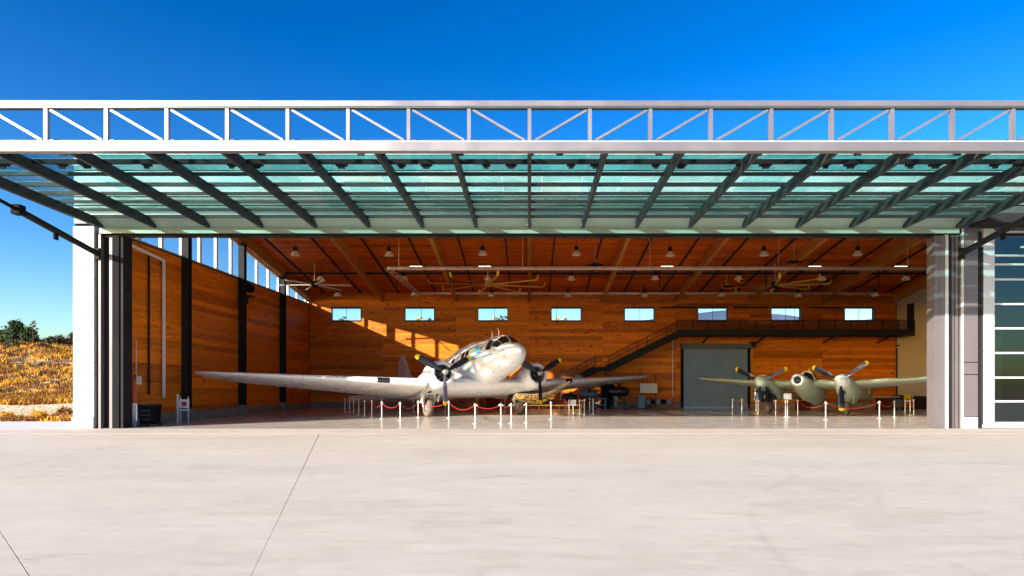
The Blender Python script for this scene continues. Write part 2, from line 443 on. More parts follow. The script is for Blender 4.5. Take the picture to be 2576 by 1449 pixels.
    t.links.new(n2.outputs['Fac'], mr.inputs['Value']); t.links.new(mr.outputs[0], b.inputs['Roughness'])
    b.inputs['Specular IOR Level'].default_value = spec
    bp = t.nodes.new('ShaderNodeBump'); bp.inputs['Strength'].default_value = 0.12; bp.inputs['Distance'].default_value = 0.01
    t.links.new(a2.outputs[0], bp.inputs['Height']); t.links.new(bp.outputs['Normal'], b.inputs['Normal'])
    return m
M['apron'] = concrete_mat('apron_concrete', (0.47,0.405,0.325), (0.56,0.490,0.400), (0.62,0.548,0.455), 0.75, 0.95)
M['floor'] = concrete_mat('polished_concrete', (0.48,0.43,0.38), (0.56,0.51,0.45), (0.62,0.57,0.51), 0.12, 0.26, True, 0.12)
M['pavement'] = concrete_mat('pale_pavement', (0.42,0.42,0.42), (0.52,0.52,0.52), (0.6,0.6,0.6), 0.7, 0.95, False)
M['gap'] = basic('joint_filler', (0.05,0.042,0.035), 0.9, 0, 0.2, 3)

def terrain_mat(name, lo, mid, hi, scale=0.35):
    m, t, b = nodes(name)
    g = t.nodes.new('ShaderNodeNewGeometry')
    n1 = t.nodes.new('ShaderNodeTexNoise'); n1.inputs['Scale'].default_value = scale; n1.inputs['Detail'].default_value = 10; n1.inputs['Roughness'].default_value = 0.7
    t.links.new(g.outputs['Position'], n1.inputs['Vector'])
    r = ramp(t, [(0.32, lo), (0.5, mid), (0.66, hi)])
    t.links.new(n1.outputs['Fac'], r.inputs['Fac']); t.links.new(r.outputs['Color'], b.inputs['Base Color'])
    b.inputs['Roughness'].default_value = 0.95
    n2 = t.nodes.new('ShaderNodeTexNoise'); n2.inputs['Scale'].default_value = 4; n2.inputs['Detail'].default_value = 8
    t.links.new(g.outputs['Position'], n2.inputs['Vector'])
    bp = t.nodes.new('ShaderNodeBump'); bp.inputs['Strength'].default_value = 0.8; bp.inputs['Distance'].default_value = 0.15
    t.links.new(n2.outputs['Fac'], bp.inputs['Height']); t.links.new(bp.outputs['Normal'], b.inputs['Normal'])
    return m
M['hill'] = terrain_mat('dry_hillside_soil', (0.34,0.17,0.06), (0.50,0.29,0.12), (0.60,0.40,0.21))
M['path'] = terrain_mat('dirt_track_soil', (0.46,0.32,0.20), (0.60,0.44,0.29), (0.68,0.53,0.38), 1.0)
M['plain'] = terrain_mat('dry_plain', (0.20,0.13,0.06), (0.30,0.20,0.09), (0.38,0.27,0.13), 0.05)
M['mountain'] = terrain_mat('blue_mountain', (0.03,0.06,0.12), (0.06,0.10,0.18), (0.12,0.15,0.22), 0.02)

def leafy(name, cols):
    m, t, b = nodes(name)
    g = t.nodes.new('ShaderNodeNewGeometry')
    n = t.nodes.new('ShaderNodeTexNoise'); n.inputs['Scale'].default_value = 1.6; n.inputs['Detail'].default_value = 5
    t.links.new(g.outputs['Position'], n.inputs['Vector'])
    r = ramp(t, [(0.35, cols[0]), (0.5, cols[1]), (0.65, cols[2])])
    t.links.new(n.outputs['Fac'], r.inputs['Fac']); t.links.new(r.outputs['Color'], b.inputs['Base Color'])
    b.inputs['Roughness'].default_value = 0.8
    return m
M['pine'] = leafy('pine_needles', [(0.012,0.03,0.008),(0.03,0.065,0.014),(0.05,0.09,0.02)])
M['olive'] = leafy('olive_leaves', [(0.03,0.035,0.012),(0.07,0.07,0.02),(0.14,0.10,0.03)])
M['golden'] = leafy('golden_grass', [(0.36,0.15,0.010),(0.60,0.30,0.016),(0.72,0.46,0.05)])
M['rust'] = leafy('rust_brush', [(0.12,0.045,0.012),(0.24,0.09,0.02),(0.38,0.18,0.03)])
M['bark'] = basic('bark', (0.08,0.05,0.03), 0.9, 0, 0.3, 4, 0.4)

# ------------------------------------------------------------------ main dimensions (metres; x right, y deep, z up)
YF = 25.6            # opening plane
YB = 48.6            # back wall
XL, XR = -16.8, 28.05
BAY = 5.6
ZH = 7.95            # door hinge height
def ceil_z(y): return 8.80 + 0.15 * (YB - y)

# ------------------------------------------------------------------ ground
def sheet(name, pts, z, mat, kind='structure'):
    o = MB().add([(x, y, z) for x, y in pts], [tuple(range(len(pts)))]).build(name, mat)
    return tag(o, kind=kind)
plain = tag(MB().box(-3000, 3000, -2500, 4000, -0.6, -0.16).build('terrain', M['plain']), kind='structure')
apron = tag(MB().box(-60, 60, -40, 25.1, -0.15, -0.03).build('apron', M['gap']), kind='structure')
def slab(poly, z=0.0, t=0.028, mat='apron', par=None):
    return MB().prism([(x, y, z - t) for x, y in poly], (0, 0, t)).build('concrete_slab', M[mat], par)
# joint lines follow the sawn joints of the apron
l1a, l1b = (-7.37, 22.3), (-2.77, 6.64)
l2a, l2b = (-6.2, 7.45), (-4.46, 5.68)
def ext(a, b, y):
    k = (y - a[1]) / (b[1] - a[1]); return a[0] + (b[0] - a[0]) * k
j = 0.011
EDGE = 22.45
x1t = ext(l1a, l1b, EDGE); x1m = -2.77; x1e = ext(l1a, l1b, -2)
x2t = ext(l2a, l2b, 12.0); x2b = ext(l2a, l2b, 3.0)
yx = 12.0
slab([(-60, EDGE-.01), (-60, -40), (x2b-j-1.5, -40), (x2b-j, 3.0), (x2t-j, yx), (x2t-j-1.6, EDGE-.01)], par=apron)
slab([(x2t+.003-1.6, EDGE-.01), (x2t+.003, yx), (x2b+.003, 3.0), (x2b-1.495, -40), (x1e-2, -40), (x1e-.0015, -2), (x1m-.002, 6.64), (x1t-j, EDGE-.01)], par=apron)
x3t, x3b = 0.35, 3.86   # hairline joint
slab([(x1t+j, EDGE-.01), (x1m+.002, 6.64), (x1e+.0015, -2), (x1e-1.99, -40), (x3b+2-.0005, -40), (x3b-.0005, 5.68), (x3t-.0005, EDGE-.01)], par=apron)
slab([(x3t+.0005, EDGE-.01), (x3b+.0005, 5.68), (x3b+2+.0005, -40), (60, -40), (60, EDGE-.01)], par=apron)
xs = [-60, -30, -14.2, -4.1, 4.6, 13.3, 22, 60]
for a, b in zip(xs, xs[1:]):
    slab([(a+.004, EDGE+.012), (b-.004, EDGE+.012), (b-.004, 25.08), (a+.004, 25.08)], z=0.002, par=apron)
tag(MB().box(-17.6, 28.4, 25.1, 48.9, -0.15, -0.006).build('hangar_floor', M['floor']), kind='structure')
tag(MB().box(-60, -17.62, 25.12, 30.2, -0.15, -0.012).build('pavement', M['pavement']), kind='structure')
tag(MB().box(28.42, 60, 25.12, 60, -0.15, -0.02).build('pavement', M['pavement']), kind='structure')

# hillside left of and behind the hangar
def hill_h(x, y):
    yc = 34.3 + (x + 26) * 0.6
    yc = max(32.9, min(38.0, yc))
    t = max(0, (y - (yc - 1.5)) / (57.0 - (yc - 1.5)))
    prof = min(1.0, t) ** 0.95
    h = 5.5 * prof * (1.0 - 0.25 * max(0, min(1, (x + 40) / 60)))
    k = math.exp(-((y - yc) / 1.6) ** 2)
    n = mnoise.noise(Vector((x * 0.22, y * 0.22, 0))) * 0.55 + mnoise.noise(Vector((x * 0.8, y * 0.8, 3))) * 0.22
    h += n * min(1, t * 2.5) * (1 - 0.8 * k)
    if y > 60: h -= (y - 60) * 0.02
    return h
mb = MB(); nx, ny = 100, 90
X0, X1, Y0, Y1 = -90.0, -18.6, 30.2, 95.0
for jy in range(ny + 1):
    for ix in range(nx + 1):
        x = X0 + (X1 - X0) * (ix / nx) ** 0.8; y = Y0 + (Y1 - Y0) * (jy / ny) ** 1.5
        z = hill_h(x, y) - 0.02
        mb.v.append((x, y, z))
for jy in range(ny):
    for ix in range(nx):
        a = jy * (nx + 1) + ix
        mb.f.append((a, a + 1, a + nx + 2, a + nx + 1)); mb.mi.append(0)
        yy = mb.v[a][1]; xx = mb.v[a][0]
        if abs(yy - (max(32.9, min(38.0, 34.3 + (xx + 26) * 0.6)))) < 1.7: mb.mi[-1] = 1
tag(mb.build('hillside', [M['hill'], M['path']], smooth=True), kind='structure')

# far mountain behind the right of the hangar
mb = MB(); n = 60
prev = []
for i in range(n + 1):
    x = 60 + i * 7.0
    y = 420
    u = i / n
    h = 1.7 + y / F * (CY - (806 - 26 * math.sin(u * 9.0) ** 2 - 9 * mnoise.noise(Vector((u * 12, 0, 1)))))
    prev.append((x, h))
vs = []
for x, h in prev:
    vs += [(x, 300, 0), (x, 360, h * 0.55), (x, 420, h), (x, 520, 0)]
fs = []
for i in range(n):
    for k in range(3):
        fs.append((i*4+k, (i+1)*4+k, (i+1)*4+k+1, i*4+k+1))
mb.add(vs, fs); tag(mb.build('mountain', M['mountain'], smooth=True), kind='structure')

# vegetation ------------------------------------------------------
def leaf_cloud(mb, c, rad, n, size, flat=1.0, seed=0):
    rnd = random.Random(seed)
    c = Vector(c)
    for i in range(n):
        while True:
            p = Vector((rnd.uniform(-1,1), rnd.uniform(-1,1), rnd.uniform(-1,1)))
            if p.length <= 1: break
        p = p * (0.55 + 0.45 * rnd.random())
        q = c + Vector((p.x*rad[0], p.y*rad[1], p.z*rad[2]))
        s = size * rnd.uniform(0.6, 1.4)
        d = Vector((rnd.uniform(-1,1), rnd.uniform(-1,1), rnd.uniform(-.6,1))).normalized()
        e = d.cross(Vector((rnd.uniform(-1,1), rnd.uniform(-1,1), rnd.uniform(-1,1)))).normalized()
        mb.add([q - e*s*.35, q + d*s, q + e*s*.35], [(0,1,2)])

def tree(name, label, cat, x, y, h, r, mat, seed, trunk=0.3, clumps=26, leaf=0.16, group=None, z0=None, sparse=False):
    rnd = random.Random(seed)
    z = hill_h(x, y) - .1 if z0 is None else z0
    t = tag(empty(name, (x, y, z)), label, cat, group)
    tb = MB()
    tb.tube([(0,0,0), (rnd.uniform(-.05,.05), 0, h*.5), (rnd.uniform(-.1,.1), 0, h*.93)], [r*.09, r*.06, r*.015], 7)
    cb = MB()
    for i in range(clumps):
        f = (i + .5) / clumps
        zz = h * (trunk + (1 - trunk) * f)
        env = r * (1 - f) ** 0.6 * (0.75 + 0.5 * rnd.random()) if not sparse else r*(0.9-0.7*f)
        a = rnd.uniform(0, 6.28) if not sparse else i*2.4
        rr = env * rnd.uniform(.25, .85)
        p = (rr*math.cos(a), rr*math.sin(a), zz)
        tb.tube([(0, 0, zz - r*.25), (p[0]*.9, p[1]*.9, p[2])], [r*.03, r*.01], 5)
        k = r * rnd.uniform(.24, .42) * (0.55 if sparse else 1)
        leaf_cloud(cb, p, (k*1.25, k*1.25, k*.7), 60 if not sparse else 26, leaf, seed=seed*100+i)
    cb.build('crown', M[mat], t); tb.build('trunk', M['bark'], t)
    return t

tree('pine_tree', 'dark green bushy pine, the tallest round crown on the crest of the hill', 'tree', -45.22, 56, 2.05, 1.35, 'pine', 1, .12, 44, .17)
tree('pine_tree', 'lower dark green pine just right of the tall round one on the crest', 'tree', -44.03, 56, 1.45, 1.05, 'pine', 2, .1, 34, .16)
tree('pine_tree', 'dark pine half cut off by the left edge of the photo', 'tree', -47.35, 57, 1.1, .9, 'pine', 3, .1, 26, .16)
tree('bare_sapling', 'thin scraggly sapling sticking up above the dark pines', 'sapling', -42.9, 55, 2.2, .55, 'olive', 4, .55, 12, .10, sparse=True)
bush = [(-42.14, 56, .75, .9, 'olive', 'olive green rounded bush on the crest right of the pines'),
        (-42.11, 57, .85, 1.0, 'olive', 'grey green bush in the middle of the crest line'),
        (-41.47, 57, .8, .9, 'rust', 'brownish bush on the crest beside the white pier'),
        (-41.72, 58, 1.15, .9, 'olive', 'tall thin twiggy bush touching the edge of the white pier'),
        (-43.13, 53, .5, .9, 'olive', 'low green bush growing below the tall round pine'),
        (-39.88, 52, .4, .9, 'rust', 'low rust coloured bush just under the crest')]
for i, (x, y, h, r, mt, lb) in enumerate(bush):
    tree('shrub', lb, 'shrub', x, y, h, r, mt, 20+i, .1, 22, .13, group='shrubs along the crest of the hill')
fg = [(-23.63, 32.4, .60, .9, 'rust', 'rust brown shrub at the foot of the slope next to the white pier'),
      (-24.28, 31.6, .45, .7, 'golden', 'golden shrub at the foot of the slope left of the rust brown one'),
      (-25.87, 31.4, .38, .8, 'golden', 'golden shrub by the pavement at the left edge of the photo')]
for i, (x, y, h, r, mt, lb) in enumerate(fg):
    tree('shrub', lb, 'shrub', x, y, h, r, mt, 40+i, .05, 20, .11, group='shrubs at the foot of the slope')

rnd = random.Random(11)
def grass(name, mat, n, lo, hi, seed, cond):
    rnd = random.Random(seed); mb = MB(); c = 0
    while c < n:
        y = 30.8 + (rnd.random() ** 1.4) * 28; x = rnd.uniform(-0.90*y, -0.62*y)
        if x > -18.9: continue
        nn = mnoise.noise(Vector((x*.35, y*.35, seed))) + .4*mnoise.noise(Vector((x*1.3, y*1.3, seed)))
        if not cond(nn): 
            if rnd.random() < .93: continue
        if abs(y - max(32.9, min(38.0, 34.3 + (x + 26) * 0.6))) < 1.6: continue
        if y < 33.5 and rnd.random() < .6: continue
        c += 1
        z = hill_h(x, y) - .03
        for k in range(5):
            a = rnd.uniform(0, 6.28); L = rnd.uniform(lo, hi); w = .03 + .02*rnd.random()
            bx, by = x + rnd.uniform(-.14,.14), y + rnd.uniform(-.14,.14)
            dx, dy = math.cos(a), math.sin(a)
            mb.add([(bx - dy*w, by + dx*w, z), (bx + dy*w, by - dx*w, z), (bx + dx*L*.45, by + dy*L*.45, z + L)], [(0,1,2)])
    return tag(mb.build(name, M[mat]), kind='stuff')
tag(grass('golden_grass', 'golden', 9000, .10, .30, 5, lambda q: q > .05), 'golden dry grass covering the hillside left of the hangar', 'grass')
tag(grass('rust_scrub', 'rust', 3500, .12, .38, 8, lambda q: q > .18), 'rust brown low scrub scattered over the golden hillside', 'scrub')
tag(grass('green_scrub', 'olive', 1700, .10, .32, 13, lambda q: q > .22), 'dull green low scrub scattered over the golden hillside', 'scrub')

# trees beyond the back wall whose tops show in the high windows
tops = [(863, 796, 'pine', 'slim dark treetop seen through the leftmost high window'),
        (1054, 797, 'golden', 'golden treetop in the middle of the second high window'),
        (1076, 801, 'pine', 'small dark treetop at the right of the second high window'),
        (1240, 797, 'golden', 'golden treetop in the third high window'),
        (1256, 795, 'olive', 'dark thin treetop beside the golden one in the third high window'),
        (1268, 795, 'olive', 'dark treetop at the right edge of the third high window'),
        (1398, 800, 'golden', 'golden treetop at the left of the fourth high window'),
        (1418, 799, 'golden', 'golden treetop right of centre in the fourth high window')]
for i, (px, py, mt, lb) in enumerate(tops):
    p = at(px, py, 64)
    tree('far_tree', lb, 'tree', p.x, 64, p.z, 1.3, mt, 60+i, .35, 22, .20, group='trees beyond the back wall', z0=0, sparse=True)

# ------------------------------------------------------------------ boards
unit_cache = {}
def board(w, d, h, loc, mat, parent, name='board'):
    key = (round(w,3), round(d,3), round(h,3), mat)
    if key not in unit_cache:
        o = MB().box(-w/2, w/2, -d/2, d/2, -h/2, h/2).build(name, M[mat])
        unit_cache[key] = o; me = o.data
        bpy.data.objects.remove(o); unit_cache[key] = me
    o = bpy.data.objects.new(name, unit_cache[key]); col.objects.link(o)
    o.location = loc; o.parent = parent
    return o
rb = random.Random(3)

# back wall -------------------------------------------------------
bw = tag(empty('back_wall', (5.6, YB, 0)), 'tall back wall of warm orange timber boards with eight small high windows', 'wall')
BWO = Vector((5.6, YB, 0))
def to(o, p): return Vector(p) - o
WINX = [-14.0 + BAY*k for k in range(8)]
WX = 1.12; WZ0, WZ1 = 6.68, 7.60
DX0, DX1, DZ = 11.62, 16.75, 4.75
PL = 0.45
ROW = 0.279
z = PL; r = 0
rows = []
while z < ceil_z(YB) - 0.02:
    h = min(ROW, ceil_z(YB) - z)
    rows.append((z, h)); z += ROW
wseg = []
for (z, h) in rows:
    for k in range(8):
        a = XL + BAY*k; b = a + BAY
        segs = [(a, b)]
        cuts = []
        if z + h > WZ0 + .03 and z < WZ1 - .03: cuts.append((WINX[k]-WX, WINX[k]+WX))
        if z < DZ - .05: cuts.append((DX0, DX1))
        for c0, c1 in cuts:
            ns = []
            for s0, s1 in segs:
                if c1 <= s0 or c0 >= s1: ns.append((s0, s1)); continue
                if c0 - s0 > .05: ns.append((s0, c0))
                if s1 - c1 > .05: ns.append((c1, s1))
            segs = ns
        for s0, s1 in segs: wseg.append((s0, s1, z, h))
big = sorted(wseg, key=lambda q: (q[2] > 0, random.random()))
st = MB(); nb = 0
for (s0, s1, z, h) in wseg:
    out = rb.uniform(0, .008)
    c = ((s0+s1)/2, YB + .03 - out, z + h/2)
    if nb < 296:
        board(s1-s0-.008, .06, h-.010, to(BWO, c), 'wood_x', bw); nb += 1
    else:
        st.box(s0+.004-BWO.x, s1-.004-BWO.x, YB-BWO.y, YB+.06-BWO.y, z+.005, z+h-.005)
if st.v: tag(st.build('upper_boards', M['wood_x'], bw), kind='stuff')
# backing with openings
bk = MB()
def bkbox(x0, x1, z0, z1): bk.box(x0-BWO.x, x1-BWO.x, .075, .32, z0, z1)
bkbox(XL-.5, XR+.3, WZ1, ceil_z(YB)+.4); 
xx = XL-.5
for wx in WINX + [None]:
    e = XR+.3 if wx is None else wx-WX
    bkbox(xx, e, WZ0, WZ1)
    if wx is not None: xx = wx+WX
bkbox(XL-.5, XR+.3, DZ, WZ0); bkbox(XL-.5, DX0, 0, DZ); bkbox(DX1, XR+.3, 0, DZ)
bk.build('backing', M['grey_steel'], bw)
pb = MB()
pb.box(XL-BWO.x, DX0-BWO.x, -.10, .07, 0, PL-.01); pb.box(DX1-BWO.x, XR-BWO.x, -.10, .07, 0, PL-.01)
pb.build('plinth', M['concrete_base'], bw)
for k, wx in enumerate(WINX):
    f = MB(); x = wx - BWO.x
    f.box(x-WX-.05, x+WX+.05, -.04, .10, WZ0-.05, WZ0+.02); f.box(x-WX-.05, x+WX+.05, -.04, .10, WZ1-.02, WZ1+.05)
    f.box(x-WX-.05, x-WX+.02, -.038, .10, WZ0+.02, WZ1-.02); f.box(x+WX-.02, x+WX+.05, -.038, .10, WZ0+.02, WZ1-.02)
    w = f.build('window', M['dark_steel'], bw)
    mo = .12 if k in (1, 2) else (-.75 if k == 3 else 0)
    pieces = [(x-WX+.02, x+mo-.015), (x+mo+.015, x+WX-.02)]
    if k == 6: pieces = [(x-WX+.02, x+mo-.015), (x+mo+.015, x+.7), (x+.73, x+WX-.02)]
    for p0, p1 in pieces:
        MB().box(p0, p1, .09, .10, WZ0+.02, WZ1-.02).build('pane', M['win_glass'], w)
    MB().box(x+mo-.015, x+mo+.015, .075, .105, WZ0+.02, WZ1-.02).build('mullion', M['dark_steel'], w)
    if k == 6: MB().box(x+.7, x+.73, .075, .105, WZ0+.02, WZ1-.02).build('mullion', M['dark_steel'], w)
for (a, b) in ((1660, 1753), (1846, 1934), (2037, 2119)):
    MB().box((a-CX)/32.95-BWO.x, (b-CX)/32.95-BWO.x, -.09, -.02, 7.60, 7.70).build('cable_tray', M['black_steel'], bw)
MB().tube([((1692-CX)/32.95-BWO.x, -.07, 0), ((1692-CX)/32.95-BWO.x, -.07, 5.3)], .035).build('conduit', M['downpipe'], bw)
for px in (1477, 1610):
    MB().tube([((px-CX)/32.95-BWO.x, -.05, .3), ((px-CX)/32.95-BWO.x, -.05, 3.0)], .02).build('conduit', M['black_steel'], bw)
cn = MB(); xx = (2251-CX)/32.8-BWO.x
cn.tube([(xx, -.10, .2), (xx, -.10, 4.55), (xx+.35, -.35, 4.72)], .055); cn.box(xx-.1, xx+.5, -.45, -.2, 4.68, 4.78)
cn.build('wall_pipe', M['black_steel'], bw)

# roller door -----------------------------------------------------
rd = tag(empty('roller_door', ((DX0+DX1)/2, YB-.05, 0)), 'grey blue metal roller door of horizontal slats under the stair landing walkway', 'roller door')
ox = (DX0+DX1)/2
ns = 19; sh = (DZ-.22)/ns
M['slat'] = basic('roller_slat_paint', (0.17,0.25,0.40), 0.45, 0.1, 0.12, .8)
sl = None
for i in range(ns):
    if sl is None:
        q = MB(); w2 = (DX1-DX0)/2-.12
        for x0 in (0,):
            q.box(-w2, w2, -.06, .02, 0, sh*.72); q.box(-w2, w2, .012, .018, sh*.72, sh)
        sl = q.build('slat', M['slat'], rd); sl.location = (0, 0, .02)
    else:
        c = sl.copy(); col.objects.link(c); c.location = (0, 0, .02 + sh*i)
MB().box(-(DX1-DX0)/2-.12, (DX1-DX0)/2+.22, -.50, -.02, DZ-.22, DZ+.12).build('shutter_box', basic('shutter_box_paint', (0.09,0.09,0.10), 0.6), rd)
for sx in (-1, 1):
    MB().box(sx*((DX1-DX0)/2-.02)-.10, sx*((DX1-DX0)/2-.02)+.10, -.10, .05, 0, DZ-.23).build('guide_rail', M['orange_box'] if False else M['grey_steel'], rd)
MB().box((DX1-DX0)/2+.02, (DX1-DX0)/2+.30, -.62, -.04, DZ-.12, DZ+.02+.25).build('motor', M['black_steel'], rd)
tp = MB(); tp.box(DX1+.10-ox, DX1+.32-ox, -.02, .045, 0, DZ-.25); tp.build('door_jamb', M['glulam'], rd)

# left wall -------------------------------------------------------
LO = Vector((XL, 37, 0))
lw = tag(empty('left_wall', LO), 'long left wall of orange timber boards with black columns and a sloping row of tall windows on top', 'wall')
SILL = 7.83
COLY = [24.85, 30.85, 36.85, 42.9, 48.5]
zz = PL; nb = 0
while zz < SILL - .02:
    h = min(ROW, SILL-zz)
    for a, b in zip(COLY, COLY[1:]):
        a2 = max(a, YF+.1)
        board(.06, b-a2-.008, h-.010, to(LO, (XL-.03+rb.uniform(0,.008), (a2+b)/2, zz+h/2)), 'wood_y', lw)
    zz += ROW
bk = MB(); bk.box(-.75, -.075, YF+.25-37, YB+.3-37, 0, SILL-.02); bk.build('backing', M['white_panel'], lw)
pb = MB(); pb.box(-.05, .16, YF+.1-37, YB-.12-37, 0, PL-.01); pb.build('plinth', M['concrete_base'], lw)
MB().box(-.5, .06, YF+.1-37, YB-.02-37, SILL, SILL+.07).build('sill', M['dark_steel'], lw)
for y in COLY[1:4]:
    c = MB(); c.box(.0, .34, y-.17-37, y-.145-37, .62, ceil_z(y)-.5); c.box(0, .34, y+.145-37, y+.17-37, .62, ceil_z(y)-.5)
    c.box(.15, .18, y-.145-37, y+.145-37, .62, ceil_z(y)-.5); c.box(0, .36, y-.2-37, y+.2-37, .58, .62)
    c.build('column', M['black_steel'], lw)
    MB().box(.0, .40, y-.26-37, y+.26-37, 0, .58).build('column_footing', M['concrete_base'], lw)
def eave_z(y): return ceil_z(y) - 0.62
wy = 25.75
WPY = []
while wy < 48.2:
    WPY.append(wy); wy += 1.70
for a, b in zip(WPY, WPY[1:] + [48.5]):
    x0, x1 = -.14, -.02
    a1, b1 = a-37, b-37
    fw = .10
    za, zb = eave_z(a), eave_z(b)
    if zb - SILL < .25: break
    f = MB()
    f.prism([(x0,a1,SILL+.07),(x0,a1+fw,SILL+.07),(x0,a1+fw,za-.02),(x0,a1,za)], (x1-x0,0,0))
    f.prism([(x0,b1-fw,SILL+.07),(x0,b1,SILL+.07),(x0,b1,zb),(x0,b1-fw,zb)], (x1-x0,0,0))
    f.prism([(x0,a1+fw,SILL+.07),(x0,b1-fw,SILL+.07),(x0,b1-fw,SILL+.16),(x0,a1+fw,SILL+.16)], (x1-x0-.003,0,0))
    f.prism([(x0,a1+fw,za-.12),(x0,b1-fw,zb-.12),(x0,b1-fw,zb),(x0,a1+fw,za)], (x1-x0-.003,0,0))
    w = f.build('window', M['frame_white'], lw)
    MB().prism([(-.085,a1+fw,SILL+.16),(-.085,b1-fw,SILL+.16),(-.085,b1-fw,zb-.12),(-.085,a1+fw,za-.12)], (.01,0,0)).build('pane', M['clere_glass'], w)
# wall fittings
p = MB(); yd = 29.0
p.tube([(.12, yd-37, 1.15), (.12, yd-37, 7.42)], .075, 10); p.tube([(.12, yd-37, 7.42), (.12, YF+.5-37, 7.62)], .075, 10)
p.build('downpipe', M['downpipe'], lw)
MB().tube([(.08, 27.95-37, 1.3), (.08, 27.95-37, 7.4)], .045, 8).build('black_conduit', M['black_steel'], lw)
q = MB(); q.tube([(.07, 27.05-37, .35), (.07, 27.05-37, 3.6)], .02, 6); q.box(.02, .13, 26.98-37, 27.35-37, 1.75, 2.1)
q.build('switch_conduit', M['downpipe'], lw)

# right white wall ------------------------------------------------
RO = Vector((XR, 37, 0))
rw = tag(empty('right_wall', RO), 'plain beige plaster side wall at the right end of the hangar with a dark balcony door', 'wall')
m = MB()
def rwseg(y0, y1, z0, zf0, zf1):
    m.prism([(0,y0-37,z0),(0,y1-37,z0),(0,y1-37,zf1),(0,y0-37,zf0)], (.25,0,0))
rwseg(25.7, 46.35, .95, ceil_z(25.7), ceil_z(46.35)); rwseg(46.35, 47.45, 7.75, ceil_z(46.35), ceil_z(47.45)); rwseg(46.35, 47.45, .95, 5.5, 5.5)
rwseg(47.45, YB, .95, ceil_z(47.45), ceil_z(YB))
m.build('plaster_face', M['plaster'], rw)
MB().box(-.03, .25, 25.7-37, YB-37-.01, 0, .94).build('dark_base', M['black_rubber'], rw)
MB().box(.10, .16, 46.35-37, 47.45-37, 5.5, 7.75).build('balcony_door', M['black_steel'], rw)

# roof ------------------------------------------------------------
RFO = Vector((5.6, 37, 0))
rf = tag(empty('timber_roof', RFO), 'sloping red brown timber plank ceiling carried on deep glulam beams', 'roof')
yy = YB; nrow = 0; cst = MB(); pitch = .35
ang = math.atan(.15)
while yy > 27.4:
    y0 = yy - pitch
    zc = ceil_z((yy+y0)/2) + .04
    for k in range(8):
        a = XL + BAY*k; b = a + BAY
        if nrow < 37:
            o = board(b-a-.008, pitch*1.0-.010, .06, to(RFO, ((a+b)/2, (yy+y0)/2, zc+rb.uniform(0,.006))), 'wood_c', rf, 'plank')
            o.rotation_euler = (-ang, 0, 0)
        else:
            cst.box(a+.004-RFO.x, b-.004-RFO.x, y0+.005-37, yy-.005-37, zc, zc+.06)
    yy = y0; nrow += 1
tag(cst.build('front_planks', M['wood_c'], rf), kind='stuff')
rt = MB()
rt.prism([(XL-.2-5.6, YB+.5-37, ceil_z(YB+.5)+.12), (XL-.2-5.6, 28.3-37, ceil_z(28.3)+.12), (XL-.2-5.6, 28.3-37, ceil_z(28.3)+.30), (XL-.2-5.6, YB+.5-37, ceil_z(YB+.5)+.30)], (XR+1.2-XL, 0, 0))
rt.prism([(XL-.2-5.6, 28.29-37, ceil_z(28.3)+.12), (XL-.2-5.6, YF+.2-37, 11.0), (XL-.2-5.6, YF+.2-37, 11.1), (XL-.2-5.6, 28.29-37, ceil_z(28.3)+.30)], (XR+1.2-XL, 0, 0))
rt.build('roof_deck', M['roof_metal'], rf)
for k in range(9):
    x = XL + BAY*k
    w = .115 if k else .16
    xc = x + (.12 if k == 0 else (-.12 if k == 8 else 0))
    d = .70 if k else .66
    bm_ = MB().prism([(xc-w-5.6, YB-.02-37, ceil_z(YB)-d), (xc-w-5.6, 27.6-37, ceil_z(27.6)-d), (xc-w-5.6, 27.6-37, ceil_z(27.6)-.01), (xc-w-5.6, YB-.02-37, ceil_z(YB)-.01)], (2*w,0,0))
    bm_.build('beam', M['glulam'], rf)
for k in range(8):
    for off in (.26, .75):
        x = XL + BAY*(k+off) - 5.6
        MB().bar((x, 47.6-37, ceil_z(47.6)-.33), (x, 28-37, ceil_z(28)-.33), .09, .10).build('black_rod', M['black_steel'], rf)

# front header above the opening ----------------------------------
HO = Vector((0, YF, 0))
hd = tag(empty('header_wall', (0, YF+.1, 0)), 'pale ribbed metal wall above the opening seen through the raised green glass door', 'wall')
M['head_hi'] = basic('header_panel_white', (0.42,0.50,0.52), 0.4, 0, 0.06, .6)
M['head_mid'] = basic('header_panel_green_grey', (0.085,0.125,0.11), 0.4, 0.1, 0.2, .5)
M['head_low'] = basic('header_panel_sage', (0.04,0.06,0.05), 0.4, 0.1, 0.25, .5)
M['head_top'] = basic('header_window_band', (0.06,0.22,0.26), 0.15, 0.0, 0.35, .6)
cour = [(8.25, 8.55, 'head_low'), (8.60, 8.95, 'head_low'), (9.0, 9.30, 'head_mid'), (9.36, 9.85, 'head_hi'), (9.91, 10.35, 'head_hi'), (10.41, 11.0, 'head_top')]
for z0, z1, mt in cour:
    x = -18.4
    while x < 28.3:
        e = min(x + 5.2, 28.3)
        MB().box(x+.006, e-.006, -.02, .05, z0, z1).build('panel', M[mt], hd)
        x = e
MB().box(-18.4, 28.3, .06, .25, 7.98, 11.0).build('backing', M['grey_steel'], hd)
MB().box(-18.4, 28.3, -.05, .26, 11.01, 11.12).build('coping', M['white_panel'], hd)

# ------------------------------------------------------------------ the raised glass door
DXE = 17.0
def dz(y): return 8.13 + (25.35 - y) * 0.0 - 0.18 * ((y - 17.5) / 8.1)      # underside of the ribs
Y0D, Y1D = 17.5, 25.6
door = tag(empty('hangar_door', (0, YF-.1, 0)), 'huge green glass hangar door swung up flat as a canopy, with a lattice truss along its outer edge', 'hangar door')
DO = Vector((0, YF-.1, 0))
def D(p): return Vector(p) - DO
